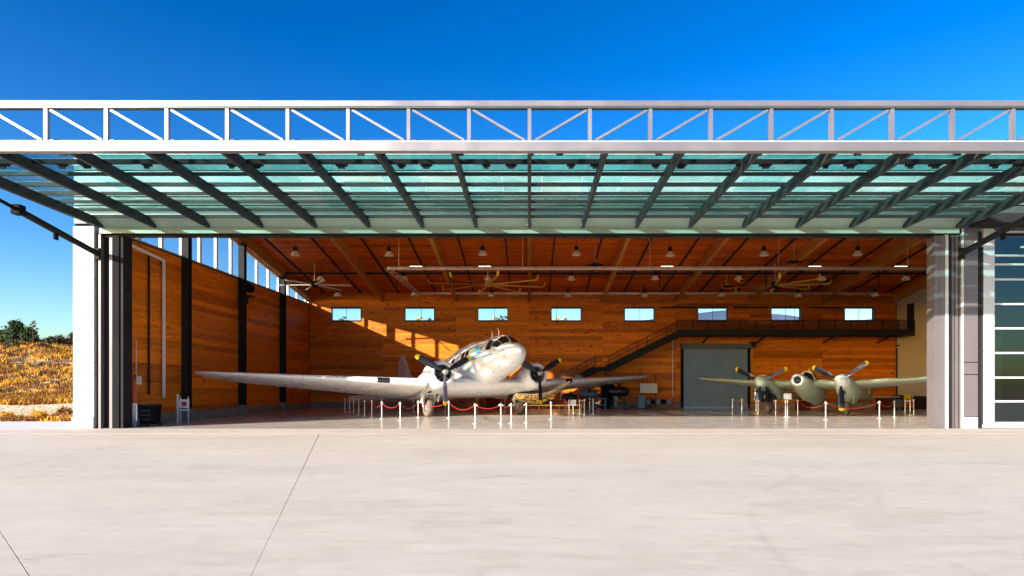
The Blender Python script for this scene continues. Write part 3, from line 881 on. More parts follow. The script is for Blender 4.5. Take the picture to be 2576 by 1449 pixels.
# ribs
RD = .33
for k in range(-8, 9):
    x = k*2.125
    w = .055 if abs(k) < 8 else .08
    MB().prism([D((x-w, Y0D+.12, dz(Y0D))), D((x-w, Y1D-.35, dz(Y1D))), D((x-w, Y1D-.35, dz(Y1D)+RD)), D((x-w, Y0D+.12, dz(Y0D)+RD))], (2*w,0,0)).build('rib', M['rib'], door)
# rails across the ribs
RY = [17.98, 19.0, 20.0, 21.0, 21.9, 22.8, 23.75, 24.65]
for i, y in enumerate(RY):
    z = dz(y) + RD - .10
    hh = .13 if i < 2 else .10
    q = MB(); q.box(-DXE-.1, DXE+.1, y-DO.y-.035, y-DO.y+.035, z, z+hh)
    q.box(-DXE-.1, DXE+.1, y-DO.y+.10, y-DO.y+.15, z+.03, z+hh+.02)
    q.build('rail', M['black_steel'] if i < 2 else M['rib'], door)
EDG = [17.62] + RY + [25.2]
# panes
PW = 34.2/26
xe = [-DXE-.1] + [.41 + PW*k for k in range(-13, 13) if -DXE+.2 < .41+PW*k < DXE-.2] + [DXE+.1]
for i in range(len(EDG)-2):
    y0, y1 = EDG[i]+.02, EDG[i+1]-.0
    for a, b in zip(xe, xe[1:]):
        za = dz(y0)+RD+.06; zb = dz(y1)+RD+.06
        t1, t2 = rb.uniform(-.006,.006), rb.uniform(-.006,.006)
        MB().prism([D((a+.006,y0,za+t1)), D((b-.006,y0,za+t2)), D((b-.006,y1,zb+t2)), D((a+.006,y1,zb+t1))], (0,0,.012)).build('glass_pane', M['door_glass'], door)
# sage metal panels at the hinge side, green bounce light put into their colour
for k in range(-8, 8):
    a = k*2.125+.09; b = (k+1)*2.125-.09
    MB().prism([D((a, 24.70, dz(24.7)+RD-.02)), D((b, 24.70, dz(24.7)+RD-.02)), D((b, 25.30, dz(25.3)+.06)), D((a, 25.30, dz(25.3)+.06))], (0,0,.03)).build('hinge_panel', M['green_lit'], door)
# black brackets
bp1 = None
def bracket(x, y, z, w):
    global bp1
    if bp1 is None:
        q = MB(); q.box(-.5,.5,-.09,.09,-.06,.06); q.box(-.3,.3,-.03,.03,-.14,-.06)
        bp1 = q.build('bracket', M['black_steel'], door)
        o = bp1
    else:
        o = bp1.copy(); col.objects.link(o)
    o.location = D((x, y, z)); o.scale = (w, 1, 1)
x = -16.9
while x < 17:
    bracket(x, RY[0]+.12, dz(RY[0])+RD-.06, .20); x += 1.06*2
x = -16.1
while x < 17:
    bracket(x, RY[0]+.12, dz(RY[0])+RD-.06, .32); x += 2.125*1.33
x = -16.6
while x < 17:
    bracket(x, RY[1]+.12, dz(RY[1])+RD-.06, .24); bracket(x+.75, RY[1]+.12, dz(RY[1])+RD-.06, .34); x += 2.55
# hinge tube
q = MB(); q.box(-DXE-.2, DXE+.2, -.18, .02, ZH-.20, ZH-.005); q.box(-DXE-.2, DXE+.2, -.02, .14, ZH-.30, ZH-.203)
q.build('hinge_beam', M['black_steel'], door)
q = MB(); q.box(-DXE-.1, DXE+.1, -.20, -.185, ZH-.19, ZH+.18); q.build('hinge_flashing', M['green_lit'], door)
# truss
TY = Y0D
q = MB(); q.box(-DXE, DXE+.0, TY-.10-DO.y, TY+.12-DO.y, 8.125, 8.37); q.build('bottom_chord', M['truss'], door)
MB().box(-DXE, DXE, TY-.07-DO.y, TY+.09-DO.y, 8.373, 8.412).build('chord_cap', M['white_panel'], door)
q = MB(); q.box(-DXE, DXE, TY-.09-DO.y, TY+.09-DO.y, 9.357, 9.505); q.build('top_chord', M['truss'], door)
MB().box(-DXE, DXE, TY-.082-DO.y, TY+.082-DO.y, 9.305, 9.354).build('chord_flange', M['dark_steel'], door)
for k in range(-10, 11):
    x = k*1.66
    MB().box(x-.048, x+.048, TY-.06-DO.y, TY+.06-DO.y, 8.415, 9.302).build('vertical', M['truss'], door)
    MB().box(x+.052, x+.20, TY-.03-DO.y, TY+.03-DO.y, 8.414, 8.46).build('gusset', M['dark_steel'], door)
    if k < 10:
        x0, x1 = x+.10, x+1.66-.08
        if k < 0: a, b = (x0, 0, 9.28), (x1-.06, 0, 8.45)
        else:     a, b = (x0+.06, 0, 8.45), (x1, 0, 9.28)
        MB().bar((a[0], TY-DO.y, a[2]), (b[0], TY-DO.y, b[2]), .05, .06).build('diagonal', M['truss'], door)

# hydraulic struts
for s, lb in ((-1, 'black hydraulic strut holding up the left end of the glass door'), (1, 'black hydraulic strut holding up the right end of the glass door')):
    x = s*17.2
    t = tag(empty('hydraulic_strut', (x, 26, 6.85)), lb, 'strut', 'hydraulic struts of the raised door')
    O = Vector((x, 26, 6.85))
    MB().tube([Vector((x, 25.35, 6.95))-O, Vector((x, 21.4, 7.60))-O], .115, 12).build('cylinder', M['black_steel'], t, smooth=True)
    q = MB(); q.tube([Vector((x, 21.4, 7.60))-O, Vector((x, 18.6, 8.06))-O], .06, 10); q.build('piston_rod', M['grey_steel'], t, smooth=True)
    q = MB(); q.box(-.10, .10, -.75, -.35, -.12, .32); q.build('lower_bracket', M['black_steel'], t)
    MB().box(-.14,.14, 21.25-26, 21.55-26, .60, .92).build('collar', M['grey_steel'], t)
    MB().box(-.03,.03, 23.0-26, 23.2-26, .15, .42).build('small_lamp', M['grey_steel'], t)

# ------------------------------------------------------------------ left front pier and jamb
def pxX(px, Y=YF): return (px-CX)*Y/F
pier = tag(empty('white_pier', (-17.9, 25.5, 0)), 'white metal clad pier ending the left wall beside the golden hillside', 'pier')
PO = Vector((-17.9, 25.5, 0))
YP = 25.3
zs = [8.05, 7.72, 5.93, 5.19, 2.63, 2.14, .44]
x0, x1 = pxX(184, YP), pxX(236, YP)
for a, b in zip(zs, zs[1:]):
    MB().box(x0-PO.x, x1-PO.x, YP-PO.y, YP+.9-PO.y, b+.012, a-.012).build('panel', M['white_panel'], pier)
MB().box(x0+.02-PO.x, x1-.02-PO.x, YP+.015-PO.y, YP+.88-PO.y, 0, 8.0).build('core', M['black_steel'], pier)
MB().box(x0-.04-PO.x, x1+.0-PO.x, YP-.04-PO.y, YP+.94-PO.y, 0, .44).build('skirt', M['white_panel'], pier)

def column_label(o, l): return tag(o, l, 'column')
# left steel jamb: wide flange columns with lit flanges
YJ = 25.36
jl = tag(empty('steel_jamb', (-17.0, 25.6, 0)), 'dark steel column group with two thin pale flanges beside the white pier', 'jamb')
JO = Vector((-17.0, 25.6, 0))
def jbox(name, p0, p1, y0, y1, z0, z1, mat, par=None, O=None):
    O = O or JO; par = par or jl
    return MB().box(pxX(p0, y0)-O.x, pxX(p1, y0)-O.x, y0-O.y, y1-O.y, z0, z1).build(name, M[mat], par)
jbox('web_panel', 236.6, 247.2, YJ+.12, YJ+.5, 0, 7.9, 'navy')
jbox('flange', 247.3, 253.3, YJ, YJ+.28, 0, 7.75, 'mauve_metal')
jbox('web_panel', 253.6, 274.6, YJ+.22, YJ+.5, 0, 7.9, 'black_steel')
jbox('flange', 275, 282, YJ, YJ+.28, 0, 7.6, 'mauve_metal')
jbox('box_column', 282.8, 299, YJ-.02, YJ+.42, 0, 7.68, 'grey_steel')
jbox('box_column', 299.5, 309.5, YJ+.03, YJ+.62, 0, 7.68, 'black_steel')
cl = MB(); pts = []
for i in range(13):
    a = i/12; pts.append(at(312 + 12*math.sin(a*math.pi), 600 + 64*a, 25.9))
cb = cl.tube(pts, .035, 8).build('power_cable', M['black_rubber'], None, smooth=True)
tag(cb, 'black cable looping down from the top of the left steel jamb', 'cable')

# right jamb and facade
YR = 25.36
jr = tag(empty('steel_jamb', (17.0, 25.6, 0)), 'silver steel jamb with black gap and ribbed column right of the small green aircraft', 'jamb')
JO2 = Vector((17.0, 25.6, 0))
def jr_(name, p0, p1, y0, y1, z0, z1, mat): return jbox(name, p0, p1, y0, y1, z0, z1, mat, jr, JO2)
jr_('box_column', 2351, 2365, YR, YR+.5, 0, 7.68, 'mauve_metal')
jr_('box_column', 2365.4, 2379, YR-.03, YR+.5, 0, 7.68, 'mauve_metal')
jr_('flange', 2379.3, 2386, YR-.07, YR+.4, 0, 7.7, 'white_panel')
jr_('web_panel', 2386.4, 2394, YR-.05, YR+.3, 0, 7.6, 'black_steel')  # black strip set forward, its colour standing for the shade in the recess
pp = 2394.2
for i, wpx in enumerate((5.5, 4.5, 6.5, 4, 5.8)):
    jr_('flange', pp, pp+wpx-.5, YR+(.02 if i % 2 == 0 else .10), YR+.45, 0, 7.7, 'mauve_metal'); pp += wpx
pr = tag(empty('panel_pier', (17.7, 25.5, 0)), 'silver panelled pier between ribbed column and white corner strip at the right', 'pier')
PO2 = Vector((17.7, 25.5, 0))
def pr_(name, p0, p1, y0, y1, z0, z1, mat): return jbox(name, p0, p1, y0, y1, z0, z1, mat, pr, PO2)
pr_('edge_strip', 2420.8, 2424.6, YR-.06, YR+.4, 0.44, 7.95, 'white_panel')
for a, b in ((7.95, 2.64), (2.62, 2.15), (2.13, .46)):
    pr_('panel', 2424.8, 2460, YR-.03, YR+.5, b+.006, a-.006, 'mauve_metal')
pr_('skirt', 2421.5, 2460, YR-.08, YR+.5, 0.0, .44, 'white_panel')
gp = MB(); gp.box(pxX(2460.4,YR)-PO2.x, pxX(2471,YR)-PO2.x, -.12, .1, 0, 7.85)
gp.build('dark_gap', M['black_steel'], pr)  # black box fills the gap and stands for its shade
gp = MB(); xg = pxX(2466, YR+.1)-PO2.x; gp.tube([(xg, -.16, .15), (xg, -.16, 7.2)], .035, 8)
gp.build('drain_pipe', M['black_rubber'], pr)
gp = MB(); gp.box(xg-.12, xg+.02, .0, .1, 7.2, 7.42); gp.box(xg-.32, xg-.12, -.22, .0, 7.28, 7.44); gp.build('floodlight', M['white_panel'], pr)

# glazed facade ---------------------------------------------------
ff = tag(empty('glazed_facade', (22, 25.5, 0)), 'glass curtain wall with white horizontal mullions at the right edge of the photo', 'glass wall')
FO = Vector((22, 25.5, 0))
xa, xb = pxX(2472, YR), pxX(2498.5, YR)
for a, b in ((7.95, 3.06), (3.05, 2.13), (2.12, 1.14), (1.13, .03)):
    MB().box(xa-FO.x, xb-FO.x, YR-.05-FO.y, YR+.5-FO.y, b+.004, a-.004).build('corner_panel', M['white_panel'], ff)
mz = [7.83, 6.88, 6.53, 5.93, 4.95, 3.98, 3.00, 2.02, 1.07, .14]
for i, z in enumerate(mz):
    th = .038 if i != 9 else .11
    MB().box(xb+.005-FO.x, 28.3-FO.x, YR-.02-FO.y, YR+.12-FO.y, z-th, z+th-(.0 if i else 0)).build('mullion', M['white_panel'], ff)
for xm in (xb+.03, 21.0, 23.6, 26.2, 28.2):
    MB().box(xm-.03-FO.x, xm+.03-FO.x, YR+.0-FO.y, YR+.10-FO.y, .26, 7.77).build('upright', M['white_panel'], ff)
xc = [xb+.06, 20.97, 23.57, 26.17, 28.2]
for z1, z0 in zip(mz, mz[1:]):
    for a, b in zip(xc, xc[1:]):
        MB().box(a-FO.x, b-FO.x, YR+.05-FO.y, YR+.062-FO.y, z0+.052, z1-.052).build('pane', M['solar_glass'], ff)
q = MB(); q.box(xa-FO.x, 28.3-FO.x, YR-.0-FO.y, YR+.3-FO.y, 0, .028); q.build('sill', M['concrete_base'], ff)
# lobby room behind the glass
lb = tag(empty('lobby_room', (23.5, 27.5, 0)), 'dim lobby behind the glass wall with dark partition and pale ceiling', 'room')
M['lobby_wall'] = basic('lobby_wall_paint', (0.07,0.075,0.07), 0.8, 0, 0.1, 1)
q = MB(); q.box(-4.3,4.7,1.9,2.0,0,7.9); q.box(-4.4,-4.3,-1.6,2.0,0,7.9); q.build('partition', M['lobby_wall'], lb)
MB().box(-4.3,4.7,-1.6,1.9,7.6,7.7).build('lobby_ceiling', M['grey_steel'], lb)
MB().box(-3.4,.2,.2,.9,.02,3.75).build('display_cabinet', M['navy'], lb)
q = MB().lathe([(.001,0),(.12,0),(.12,-.03),(.001,-.04)], (-2.6,-.6,7.58), n=14); q.build('downlight', M['lamp_glint_glow'], lb)
# wall head right of the door
hr = tag(empty('soffit_panel', (22.8, 25.3, 8)), 'dark timber soffit strip above the glass wall right of the raised door', 'soffit')
MB().box(-5.3, 5.6, -.9, .05, .0, .12).build('soffit_boards', M['black_steel'], hr)
MB().box(-5.3, 5.6, -1.0, -.9, -.05, .3).build('fascia', M['black_steel'], hr)

# mezzanine walkway ----------------------------------------------
YW = 46.3
def wX(px): return (px-CX)*YW/F
def wZ(py): return HC + (CY-py)*YW/F
wk = tag(empty('walkway', (19, YW, 0)), 'black steel walkway with mesh railing running along the back wall to the balcony door', 'walkway')
O = Vector((19, YW, 0))
xs, xe_ = wX(1702), 28.0
MB().box(xs-O.x, xe_-O.x, .0, YB-.12-YW, 5.42, 5.52).build('deck', M['grey_steel'], wk)
q = MB(); q.box(xs-O.x, xe_-O.x, -.08, -.01, 5.34, 5.78); q.build('edge_beam', M['black_steel'], wk)
q = MB(); q.box(xs-O.x, xe_-O.x, -.06, -.0, 6.42, 6.48); q.build('handrail', M['black_steel'], wk)
x = xs
while x <= xe_+.01:
    MB().box(x-O.x-.025, x-O.x+.025, -.055, -.005, 5.785, 6.415).build('baluster', M['black_steel'], wk); x += (xe_-xs)/15
q = MB()
for i in range(6):
    z = 5.86 + i*.095
    q.box(xs-O.x, xe_-O.x, -.038, -.023, z, z+.018)
x = xs+.1
while x < xe_:
    q.box(x-O.x, x-O.x+.022, -.022, -.010, 5.79, 6.41); x += .075
tag(q.build('railing_mesh', M['black_steel'], wk), kind='stuff')
for x in (13.2, 17.3, 22.4, 26.5):
    q = MB(); q.bar((x-O.x, .1, 5.40), (x-O.x, YB-.1-YW, 4.95), .08, .1); q.build('bracket', M['black_steel'], wk)

sta = tag(empty('staircase', (5.0, YW, 0)), 'black steel staircase climbing right along the back wall behind the silver airliner', 'staircase')
O = Vector((5.0, YW, 0))
fl = [((-.75, .02), (wX(1499), 3.0)), ((wX(1530), 3.0), (wX(1702), 5.47))]
for (a, b) in fl:
    A = Vector((a[0]-O.x, 0, a[1])); B = Vector((b[0]-O.x, 0, b[1]))
    for yy in (0.0, 1.15):
        MB().bar(A+Vector((0,yy,-.06)), B+Vector((0,yy,-.10)), .05, .50).build('stringer', M['black_steel'], sta)
    MB().bar(A+Vector((0,0,.86)), B+Vector((0,0,.86)), .05, .05).build('handrail', M['black_steel'], sta)
    MB().bar(A+Vector((0,0,.50)), B+Vector((0,0,.50)), .03, .03).build('mid_rail', M['black_steel'], sta)
    q = MB(); nn = int((B-A).length/.09)
    for i in range(nn):
        p = A.lerp(B, (i+.5)/nn); q.box(p.x-.010, p.x+.010, -.008, .008, p.z+.12, p.z+.84)
    tag(q.build('railing_mesh', M['black_steel'], sta), kind='stuff')
    n = int(abs(B.z-A.z)/.18)
    for i in range(n):
        p = A.lerp(B, (i+.5)/n)
        MB().box(p.x-.14, p.x+.14, .03, 1.12, p.z-.02, p.z+.02).build('tread', M['grey_steel'], sta)
    m_ = max(3, int((B-A).length/.75))
    for i in range(m_+1):
        p = A.lerp(B, i/m_)
        MB().box(p.x-.02, p.x+.02, -.02, .02, p.z+.1, p.z+.85).build('baluster', M['black_steel'], sta)
xa_, xb_ = wX(1499)-O.x, wX(1530)-O.x
MB().box(xa_, xb_, 0, 2.1, 2.9, 3.0).build('landing', M['grey_steel'], sta)
MB().box(xa_, xb_, -.04, 0, 2.76, 3.05).build('landing_edge', M['black_steel'], sta)
MB().box(xa_, xb_, -.025, .025, 3.83, 3.88).build('handrail', M['black_steel'], sta)
for x in (xa_+.05, xb_-.05):
    MB().box(x-.03, x+.03, 1.0, 1.06, 0, 2.9).build('post', M['black_steel'], sta)

# ------------------------------------------------------------------ ceiling fittings
def lamp_proto():
    t = empty('pendant_lamp')
    q = MB().lathe([(.05,.62),(.13,.58),(.16,.50),(.17,.34),(.20,.28),(.12,.27)], n=16); q.build('lamp_housing', M['black_steel'], t, smooth=True)
    q = MB().lathe([(.19,.28),(.27,.16),(.36,.04),(.37,.0),(.345,.005),(.25,.15),(.17,.27)], n=20); q.build('lamp_shade', M['lamp'], t, smooth=True)
    q = MB().tube([(0,0,.6),(0,0,1.0)], .018, 6); q.build('cord', M['black_steel'], t)
    return t
lp = None
rows_l = [(38.0, 'front', range(8)), (42.6, 'middle', range(8)), (46.4, 'back', range(8))]
for Y, rn, ks in rows_l:
    for k in ks:
        x = WINX[k]
        if lp is None: lp = o = lamp_proto()
        else: o = copy_tree(lp)
        zc = ceil_z(Y)
        o.location = (x, Y, zc - .92 + rb.uniform(-.03,.03)); o.scale = (.76,.76,.92)
        o['label'] = f'{ORD[k]} pendant lamp from the left in the {rn} row under the timber ceiling'
        o['category'] = 'pendant lamp'; o['group'] = 'pendant lamps under the timber ceiling'

# black rail across
t = tag(empty('black_rail', (4, 43, 9.28)), 'long thin black pipe hung across the hangar below the ceiling', 'pipe')
MB().box(-20.7, 24, -.06, .06, -.06, .06).build('pipe', M['black_steel'], t)
for x in (-19.5, -13, -9.4, -2.3, 4.8, 8.7, 12, 15.6, 19.6):
    MB().box(x-.04, x+.04, -.04, .04, .062, ceil_z(43)-9.28-.02).build('hanger', M['black_steel'], t)
for x in (-13.0, -9.4, 4.8, 12, 19.6):
    MB().box(x-.035, x+.035, -.035, .035, -.95, -.062).build('drop_rod', M['black_steel'], t)

# suspended rectangular frame
fz = 8.52; fx = -8.25; fya, fyb = 37.0, 47.0
t = tag(empty('hanging_frame', (9, 42, fz)), 'long suspended rectangular frame of pale metal tubes crossing in front of the ceiling', 'hanging frame')
q = MB(); q.box(fx-9, 18.5, fya-42-.10, fya-42+.10, -.09, .09); q.build('near_tube', M['track_metal'], t, bevel=.03)
q = MB(); q.box(fx-9, 16.5, fyb-42-.08, fyb-42+.08, -.08, .08); q.build('far_tube', M['track_metal'], t, bevel=.03)
for s in (-.16, .16):
    MB().bar((fx-9+s, fya-42+.1, .0), (fx-9+s, fyb-42-.1, 0), .05, .10).build('side_rail', M['track_metal'], t)
for i in range(14):
    y = fya-42+.4+i*.7
    MB().bar((fx-9-.13, y, 0), (fx-9+.13, y+(.35 if i%2 else -.35), 0), .04, .05).build('lattice_bar', M['track_metal'], t)
for x in (-16.6, -9.4, -2, 5.5, 13):
    MB().tube([(x, fya-42, .09), (x, fya-42, ceil_z(fya)-fz-.02)], .015, 6).build('hanger_wire', M['track_metal'], t)
    MB().tube([(x+1.2, fyb-42, .09), (x+1.2, fyb-42, ceil_z(fyb)-fz-.02)], .012, 6).build('hanger_wire', M['track_metal'], t)
for x in (-15.6, -11.6, 3.3-9+4.7, 7.6, 12.6):
    q = MB().box(x-.35, x+.35, fya-42-.05, fya-42+.05, .092, .125); q.build('glow_spot', M['lamp_glint_glow'], t)  # glowing strips added to imitate glints on the near tube, no lamps

# ceiling fans
def fan(x, y, z, R_, nbl, lb, mat, hw, rot, tips=True, rod=None):
    t = tag(empty('ceiling_fan', (x, y, z)), lb, 'ceiling fan', 'large ceiling fans')
    q = MB().lathe([(.001,.25),(.16,.25),(.22,.12),(.22,-.05),(.12,-.14),(.001,-.16)], n=16); q.build('hub', M[hw], t, smooth=True)
    q = MB().tube([(0,0,.24),(0,0,ceil_z(y)-z-.02)], .03, 8); q.build('rod', M['track_metal'], t)
    for i in range(nbl):
        a = rot + 2*math.pi*i/nbl
        d = Vector((math.cos(a), math.sin(a), 0)); e = Vector((-d.y, d.x, 0))
        sec = []
        for r, w, zz_ in ((.2,.07,.0),(.8,.075,.0),(R_*.7,.07,-.02),(R_-.12,.065,-.03)):
            c = d*r + Vector((0,0,zz_))
            sec.append([c-e*w+Vector((0,0,.03)), c+e*w+Vector((0,0,-.02)), c+e*w+Vector((0,0,-.035)), c-e*w+Vector((0,0,.01))])
        q = MB().loft(sec); b = q.build('blade', M[mat], t)
        if tips:
            c = d*(R_-.12)
            q = MB().loft([[c-e*.08+Vector((0,0,-.01)), c+e*.08+Vector((0,0,-.04)), c+e*.08+Vector((0,0,-.055)), c-e*.08+Vector((0,0,-.03))],
                           [c+d*.14-e*.08+Vector((0,0,.03)), c+d*.14+e*.08, c+d*.16+e*.08-Vector((0,0,.02)), c+d*.16-e*.08],
                           [c+d*.20-e*.05+Vector((0,0,.26)), c+d*.20+e*.05+Vector((0,0,.24)), c+d*.23+e*.05+Vector((0,0,.24)), c+d*.23-e*.05+Vector((0,0,.26))]])
            q.build('blade_tip', M['yellow'], t)
fan(-2.75, 42, 8.36, 3.8, 8, 'big bronze ceiling fan with yellow blade tips hanging above the silver airliner', 'fan_bronze', 'fan_bronze', .22)
fan(16.2, 42, 8.30, 3.3, 8, 'big dark ceiling fan with yellow tips hanging above the green aircraft', 'fan_bronze', 'black_steel', .5)
fan(-14.2, 42, 8.35, 2.5, 6, 'smaller pale ceiling fan hanging beside the left wall windows', 'downpipe', 'grey_steel', .05, tips=False)

def device(px, py, Y, lb, long=False):
    p = at(px, py, Y)
    t = tag(empty('projector' if long else 'camera_unit', p), lb, 'camera')
    q = MB(); q.box(-.22,.22,-.15,.15,-.08,.08); q.box(-.06,.06,-.25,-.15,-.05,.05); q.build('body', M['black_steel'], t, bevel=.02)
    q = MB(); q.box(-.48,-.23,-.05,.05,-.06,.02); q.box(.23,.45,-.05,.05,-.05,.05); q.build('arm', M['grey_steel'], t)
    MB().tube([(0,0,.08),(0,0,ceil_z(Y)-p.z-.02)], .02, 6).build('rod', M['track_metal'], t)
device(1497, 666, 38.5, 'small black camera unit on a thin rod above the near frame tube')
device(1997, 659, 38.5, 'black camera unit on a rod above the frame, above the dark fan')
device(1828, 722, 44.0, 'small dark camera unit with yellow spot hanging left of the dark fan')
p = at(1825, 716, 44)

# loudspeaker on left column
p = Vector((XL+.36, 36.6, 7.25))
t = tag(empty('wall_speaker', p), 'black floodlight and speaker bracket on the second black column of the left wall', 'speaker')
q = MB(); q.box(.0,.35,-.35,.25,-.1,.35); q.build('cabinet', M['black_steel'], t, bevel=.03)
q = MB().lathe([(.10,0),(.24,.28),(.25,.30),(.20,.30),(.08,.05)], (.35,-.2,.05), (.7,-.6,-.3), 14); q.build('horn', M['grey_steel'], t)
q = MB(); q.box(.05,.5,-.1,.3,-.42,-.36); q.box(.0,.25,-.35,.05,-.85,-.45); q.build('bracket', M['black_steel'], t)

# ------------------------------------------------------------------ silver twin engined airliner
def airliner():
    YAW = R(30)
    root = tag(empty('airliner', (-3.1, 36.3, 0), 0), 'silver twin engined propeller airliner with blue markings parked nose up behind red ropes', 'airplane')
    fx_, fy_ = math.sin(YAW), -math.cos(YAW)       # forward
    lx_, ly_ = math.cos(YAW), math.sin(YAW)        # image right
    PT = R(11.5); c, s = math.cos(PT), math.sin(PT)
    def A(p):        # level frame: x forward, y image-right, z up
        return (p[0]*fx_ + p[1]*lx_, p[0]*fy_ + p[1]*ly_, p[2])
    def P(p):        # pitched frame
        return A((p[0]*c - p[2]*s, p[1], p[0]*s + p[2]*c))
    ST = [(5.50,2.46,.03,.03,.03),(5.46,2.46,.18,.17,.18),(5.36,2.46,.33,.30,.31),(5.20,2.46,.48,.43,.42),(5.02,2.46,.61,.52,.51),(4.82,2.46,.72,.57,.58),(4.66,2.46,.80,.61,.64),
          (4.46,2.46,.88,.86,.70),(4.24,2.47,.96,1.08,.77),(3.8,2.50,1.04,1.20,.88),(3.0,2.56,1.13,1.27,1.05),(2.3,2.62,1.19,1.28,1.20),(1.2,2.68,1.24,1.28,1.34),(0,2.68,1.24,1.27,1.36),
          (-1.5,2.64,1.22,1.24,1.28),(-3,2.61,1.16,1.17,1.15),(-4.5,2.62,1.05,1.07,1.0),(-6,2.66,.90,.95,.85),(-7.5,2.74,.72,.80,.68),(-9,2.84,.53,.62,.50),(-10.3,2.94,.33,.44,.34),(-11.3,3.0,.16,.25,.18),(-11.6,3.02,.04,.06,.05)]
    y2 = R(33)
    def FP(p):       # fuselage and tail
        u = p[0] if p[0] > 0 else p[0]*.94
        x, y, z = u*c - p[2]*s, p[1], u*s + p[2]*c
        return (x*math.sin(y2) + y*math.cos(y2), -x*math.cos(y2) + y*math.sin(y2), z)
    def section(u):
        for a, b in zip(ST, ST[1:]):
            if b[0] <= u <= a[0]:
                k = (a[0]-u)/(a[0]-b[0]); return [a[i]+(b[i]-a[i])*k for i in range(1,5)]
        return ST[0][1:] if u > 0 else ST[-1][1:]
    def surf(u, th, off=0):      # th degrees from the top, positive to image right
        w, ry, rt, rbm = section(u); a = R(th)
        ry += off; rr = (rt if abs(th) < 90 else rbm) + off
        return (u, ry*math.sin(a), w + rr*math.cos(a))
    def patch(name, mat, u0, u1, t0, t1, off=.012, par=None, skew=0.0, nu=8, ntt=8):
        m = MB(); vs = []
        for i in range(nu+1):
            for k in range(ntt+1):
                f = k/ntt
                vs.append(FP(surf(u0+(u1-u0)*i/nu + skew*f, t0+(t1-t0)*f, off)))
        for i in range(nu):
            for k in range(ntt):
                a = i*(ntt+1)+k; m.f.append((a,a+1,a+ntt+2,a+ntt+1)); m.mi.append(0)
        m.v = vs
        return m.build(name, mat, par or root, smooth=True)
    m = MB(); rings = []
    us = []
    for a, b in zip(ST, ST[1:]):
        n = 1 if a[0] > 2.2 else 3
        for i in range(n): us.append(a[0]+(b[0]-a[0])*i/n)
    us.append(ST[-1][0])
    for u in us: rings.append([FP(surf(u, 360*k/40)) for k in range(40)])
    m.loft(rings); m.build('fuselage', M['plane_white'], root, smooth=True, sharp=60)
    G = M['dark_glass']
    # cockpit glazing
    for sgn in (-1, 1):
        patch('windshield', G, 4.64, 4.27, sgn*3, sgn*38)
        patch('windshield', G, 4.60, 4.22, sgn*41, sgn*64, skew=-.10)
        patch('side_window', G, 4.06, 3.70, sgn*44, sgn*72, skew=-.04)
        for u in (1.82, 1.38, .20, -.95, -2.0, -3.05, -4.1):
            patch('cabin_window', G, u+.17, u-.17, sgn*60, sgn*77, nu=2)
    patch('blue_stripe', M['blue_line'], 4.3, -4.5, -86, -88.5, .006, nu=40, ntt=1)
    patch('blue_stripe', M['blue_line'], 4.3, -4.5, 86, 88.5, .006, nu=40, ntt=1)
    patch('blue_marking', M['blue_paint'], 3.16, 2.78, -58, -76, .007)
    patch('blue_marking', M['blue_paint'], 2.74, 1.5, -50, -54, .007, nu=10, ntt=2)
    patch('blue_marking', M['blue_paint'], 2.6, 1.9, -79, -84, .007, nu=5, ntt=2)
    patch('blue_marking', M['blue_paint'], 1.1, .5, -52, -57, .007, nu=5, ntt=2)
    patch('door_panel', M['white_paint'], 2.7, 1.2, -57, -84, .004)
    for u in (3.45, 2.75):
        MB().tube([FP((u, 0, section(u)[0]+section(u)[2]-.02)), FP((u+.10, 0, section(u)[0]+section(u)[2]+.22)), FP((u-.02, 0, section(u)[0]+section(u)[2]+.42))], [.035,.022,.008], 6).build('antenna', M['plane_white'], root)
    for (u, th) in ((5.1, -95), (4.8, -120), (4.3, -135), (3.6, -145), (4.9, -108)):
        a = surf(u, th, 0); b = surf(u, th, .10)
        MB().tube([FP(a), FP(b), FP((b[0]+.1, b[1], b[2]))], .018, 6).build('pitot_tube', M['engine_silver'], root)
    seam = basic('panel_seam_paint', (0.50,0.49,0.47), 0.4, 0.1, 0.05, 2)
    for u in (4.9, 3.2, 2.0, .7, -.8, -2.4, -4.0, -5.6):
        patch('panel_seam', seam, u, u-.022, 2, 358, .004, nu=1, ntt=40)
    for th in (-112, -60, 112, 60):
        patch('panel_seam', seam, 4.9, -6.0, th, th+1.2, .004, nu=30, ntt=1)
    # wings
    XT = -2.62; INC = R(12)
    def foil(v, xle, zle, chord, th, n=12):
        pts = []
        for i in range(n+1):
            t = (1-math.cos(math.pi*i/n))/2
            yt = 5*th*(.2969*math.sqrt(t)-.126*t-.3516*t*t+.2843*t**3-.1036*t**4)
            pts.append((t, yt + .025*math.sin(math.pi*t)))
        for i in range(n-1, 0, -1):
            t = (1-math.cos(math.pi*i/n))/2
            yt = 5*th*(.2969*math.sqrt(t)-.126*t-.3516*t*t+.2843*t**3-.1036*t**4)
            pts.append((t, -yt + .012*math.sin(math.pi*t)))
        r = []
        for t, y in pts:
            r.append(A((xle - chord*(t*math.cos(INC) + y*math.sin(INC)), v, zle - chord*(t*math.sin(INC) - y*math.cos(INC)))))
        return r
    def le(v):
        a = abs(v)
        if a <= 3.5: return 1.75, 1.90
        k = (a-3.5)/10.6; return 1.75-2.95*k, 1.90+.47*k
    MB().loft([foil(v, 1.75, 1.86, 4.45, .17) for v in (-3.5, -2, 0, 2, 3.5)]).build('wing_centre', M['plane_white'], root, smooth=True)
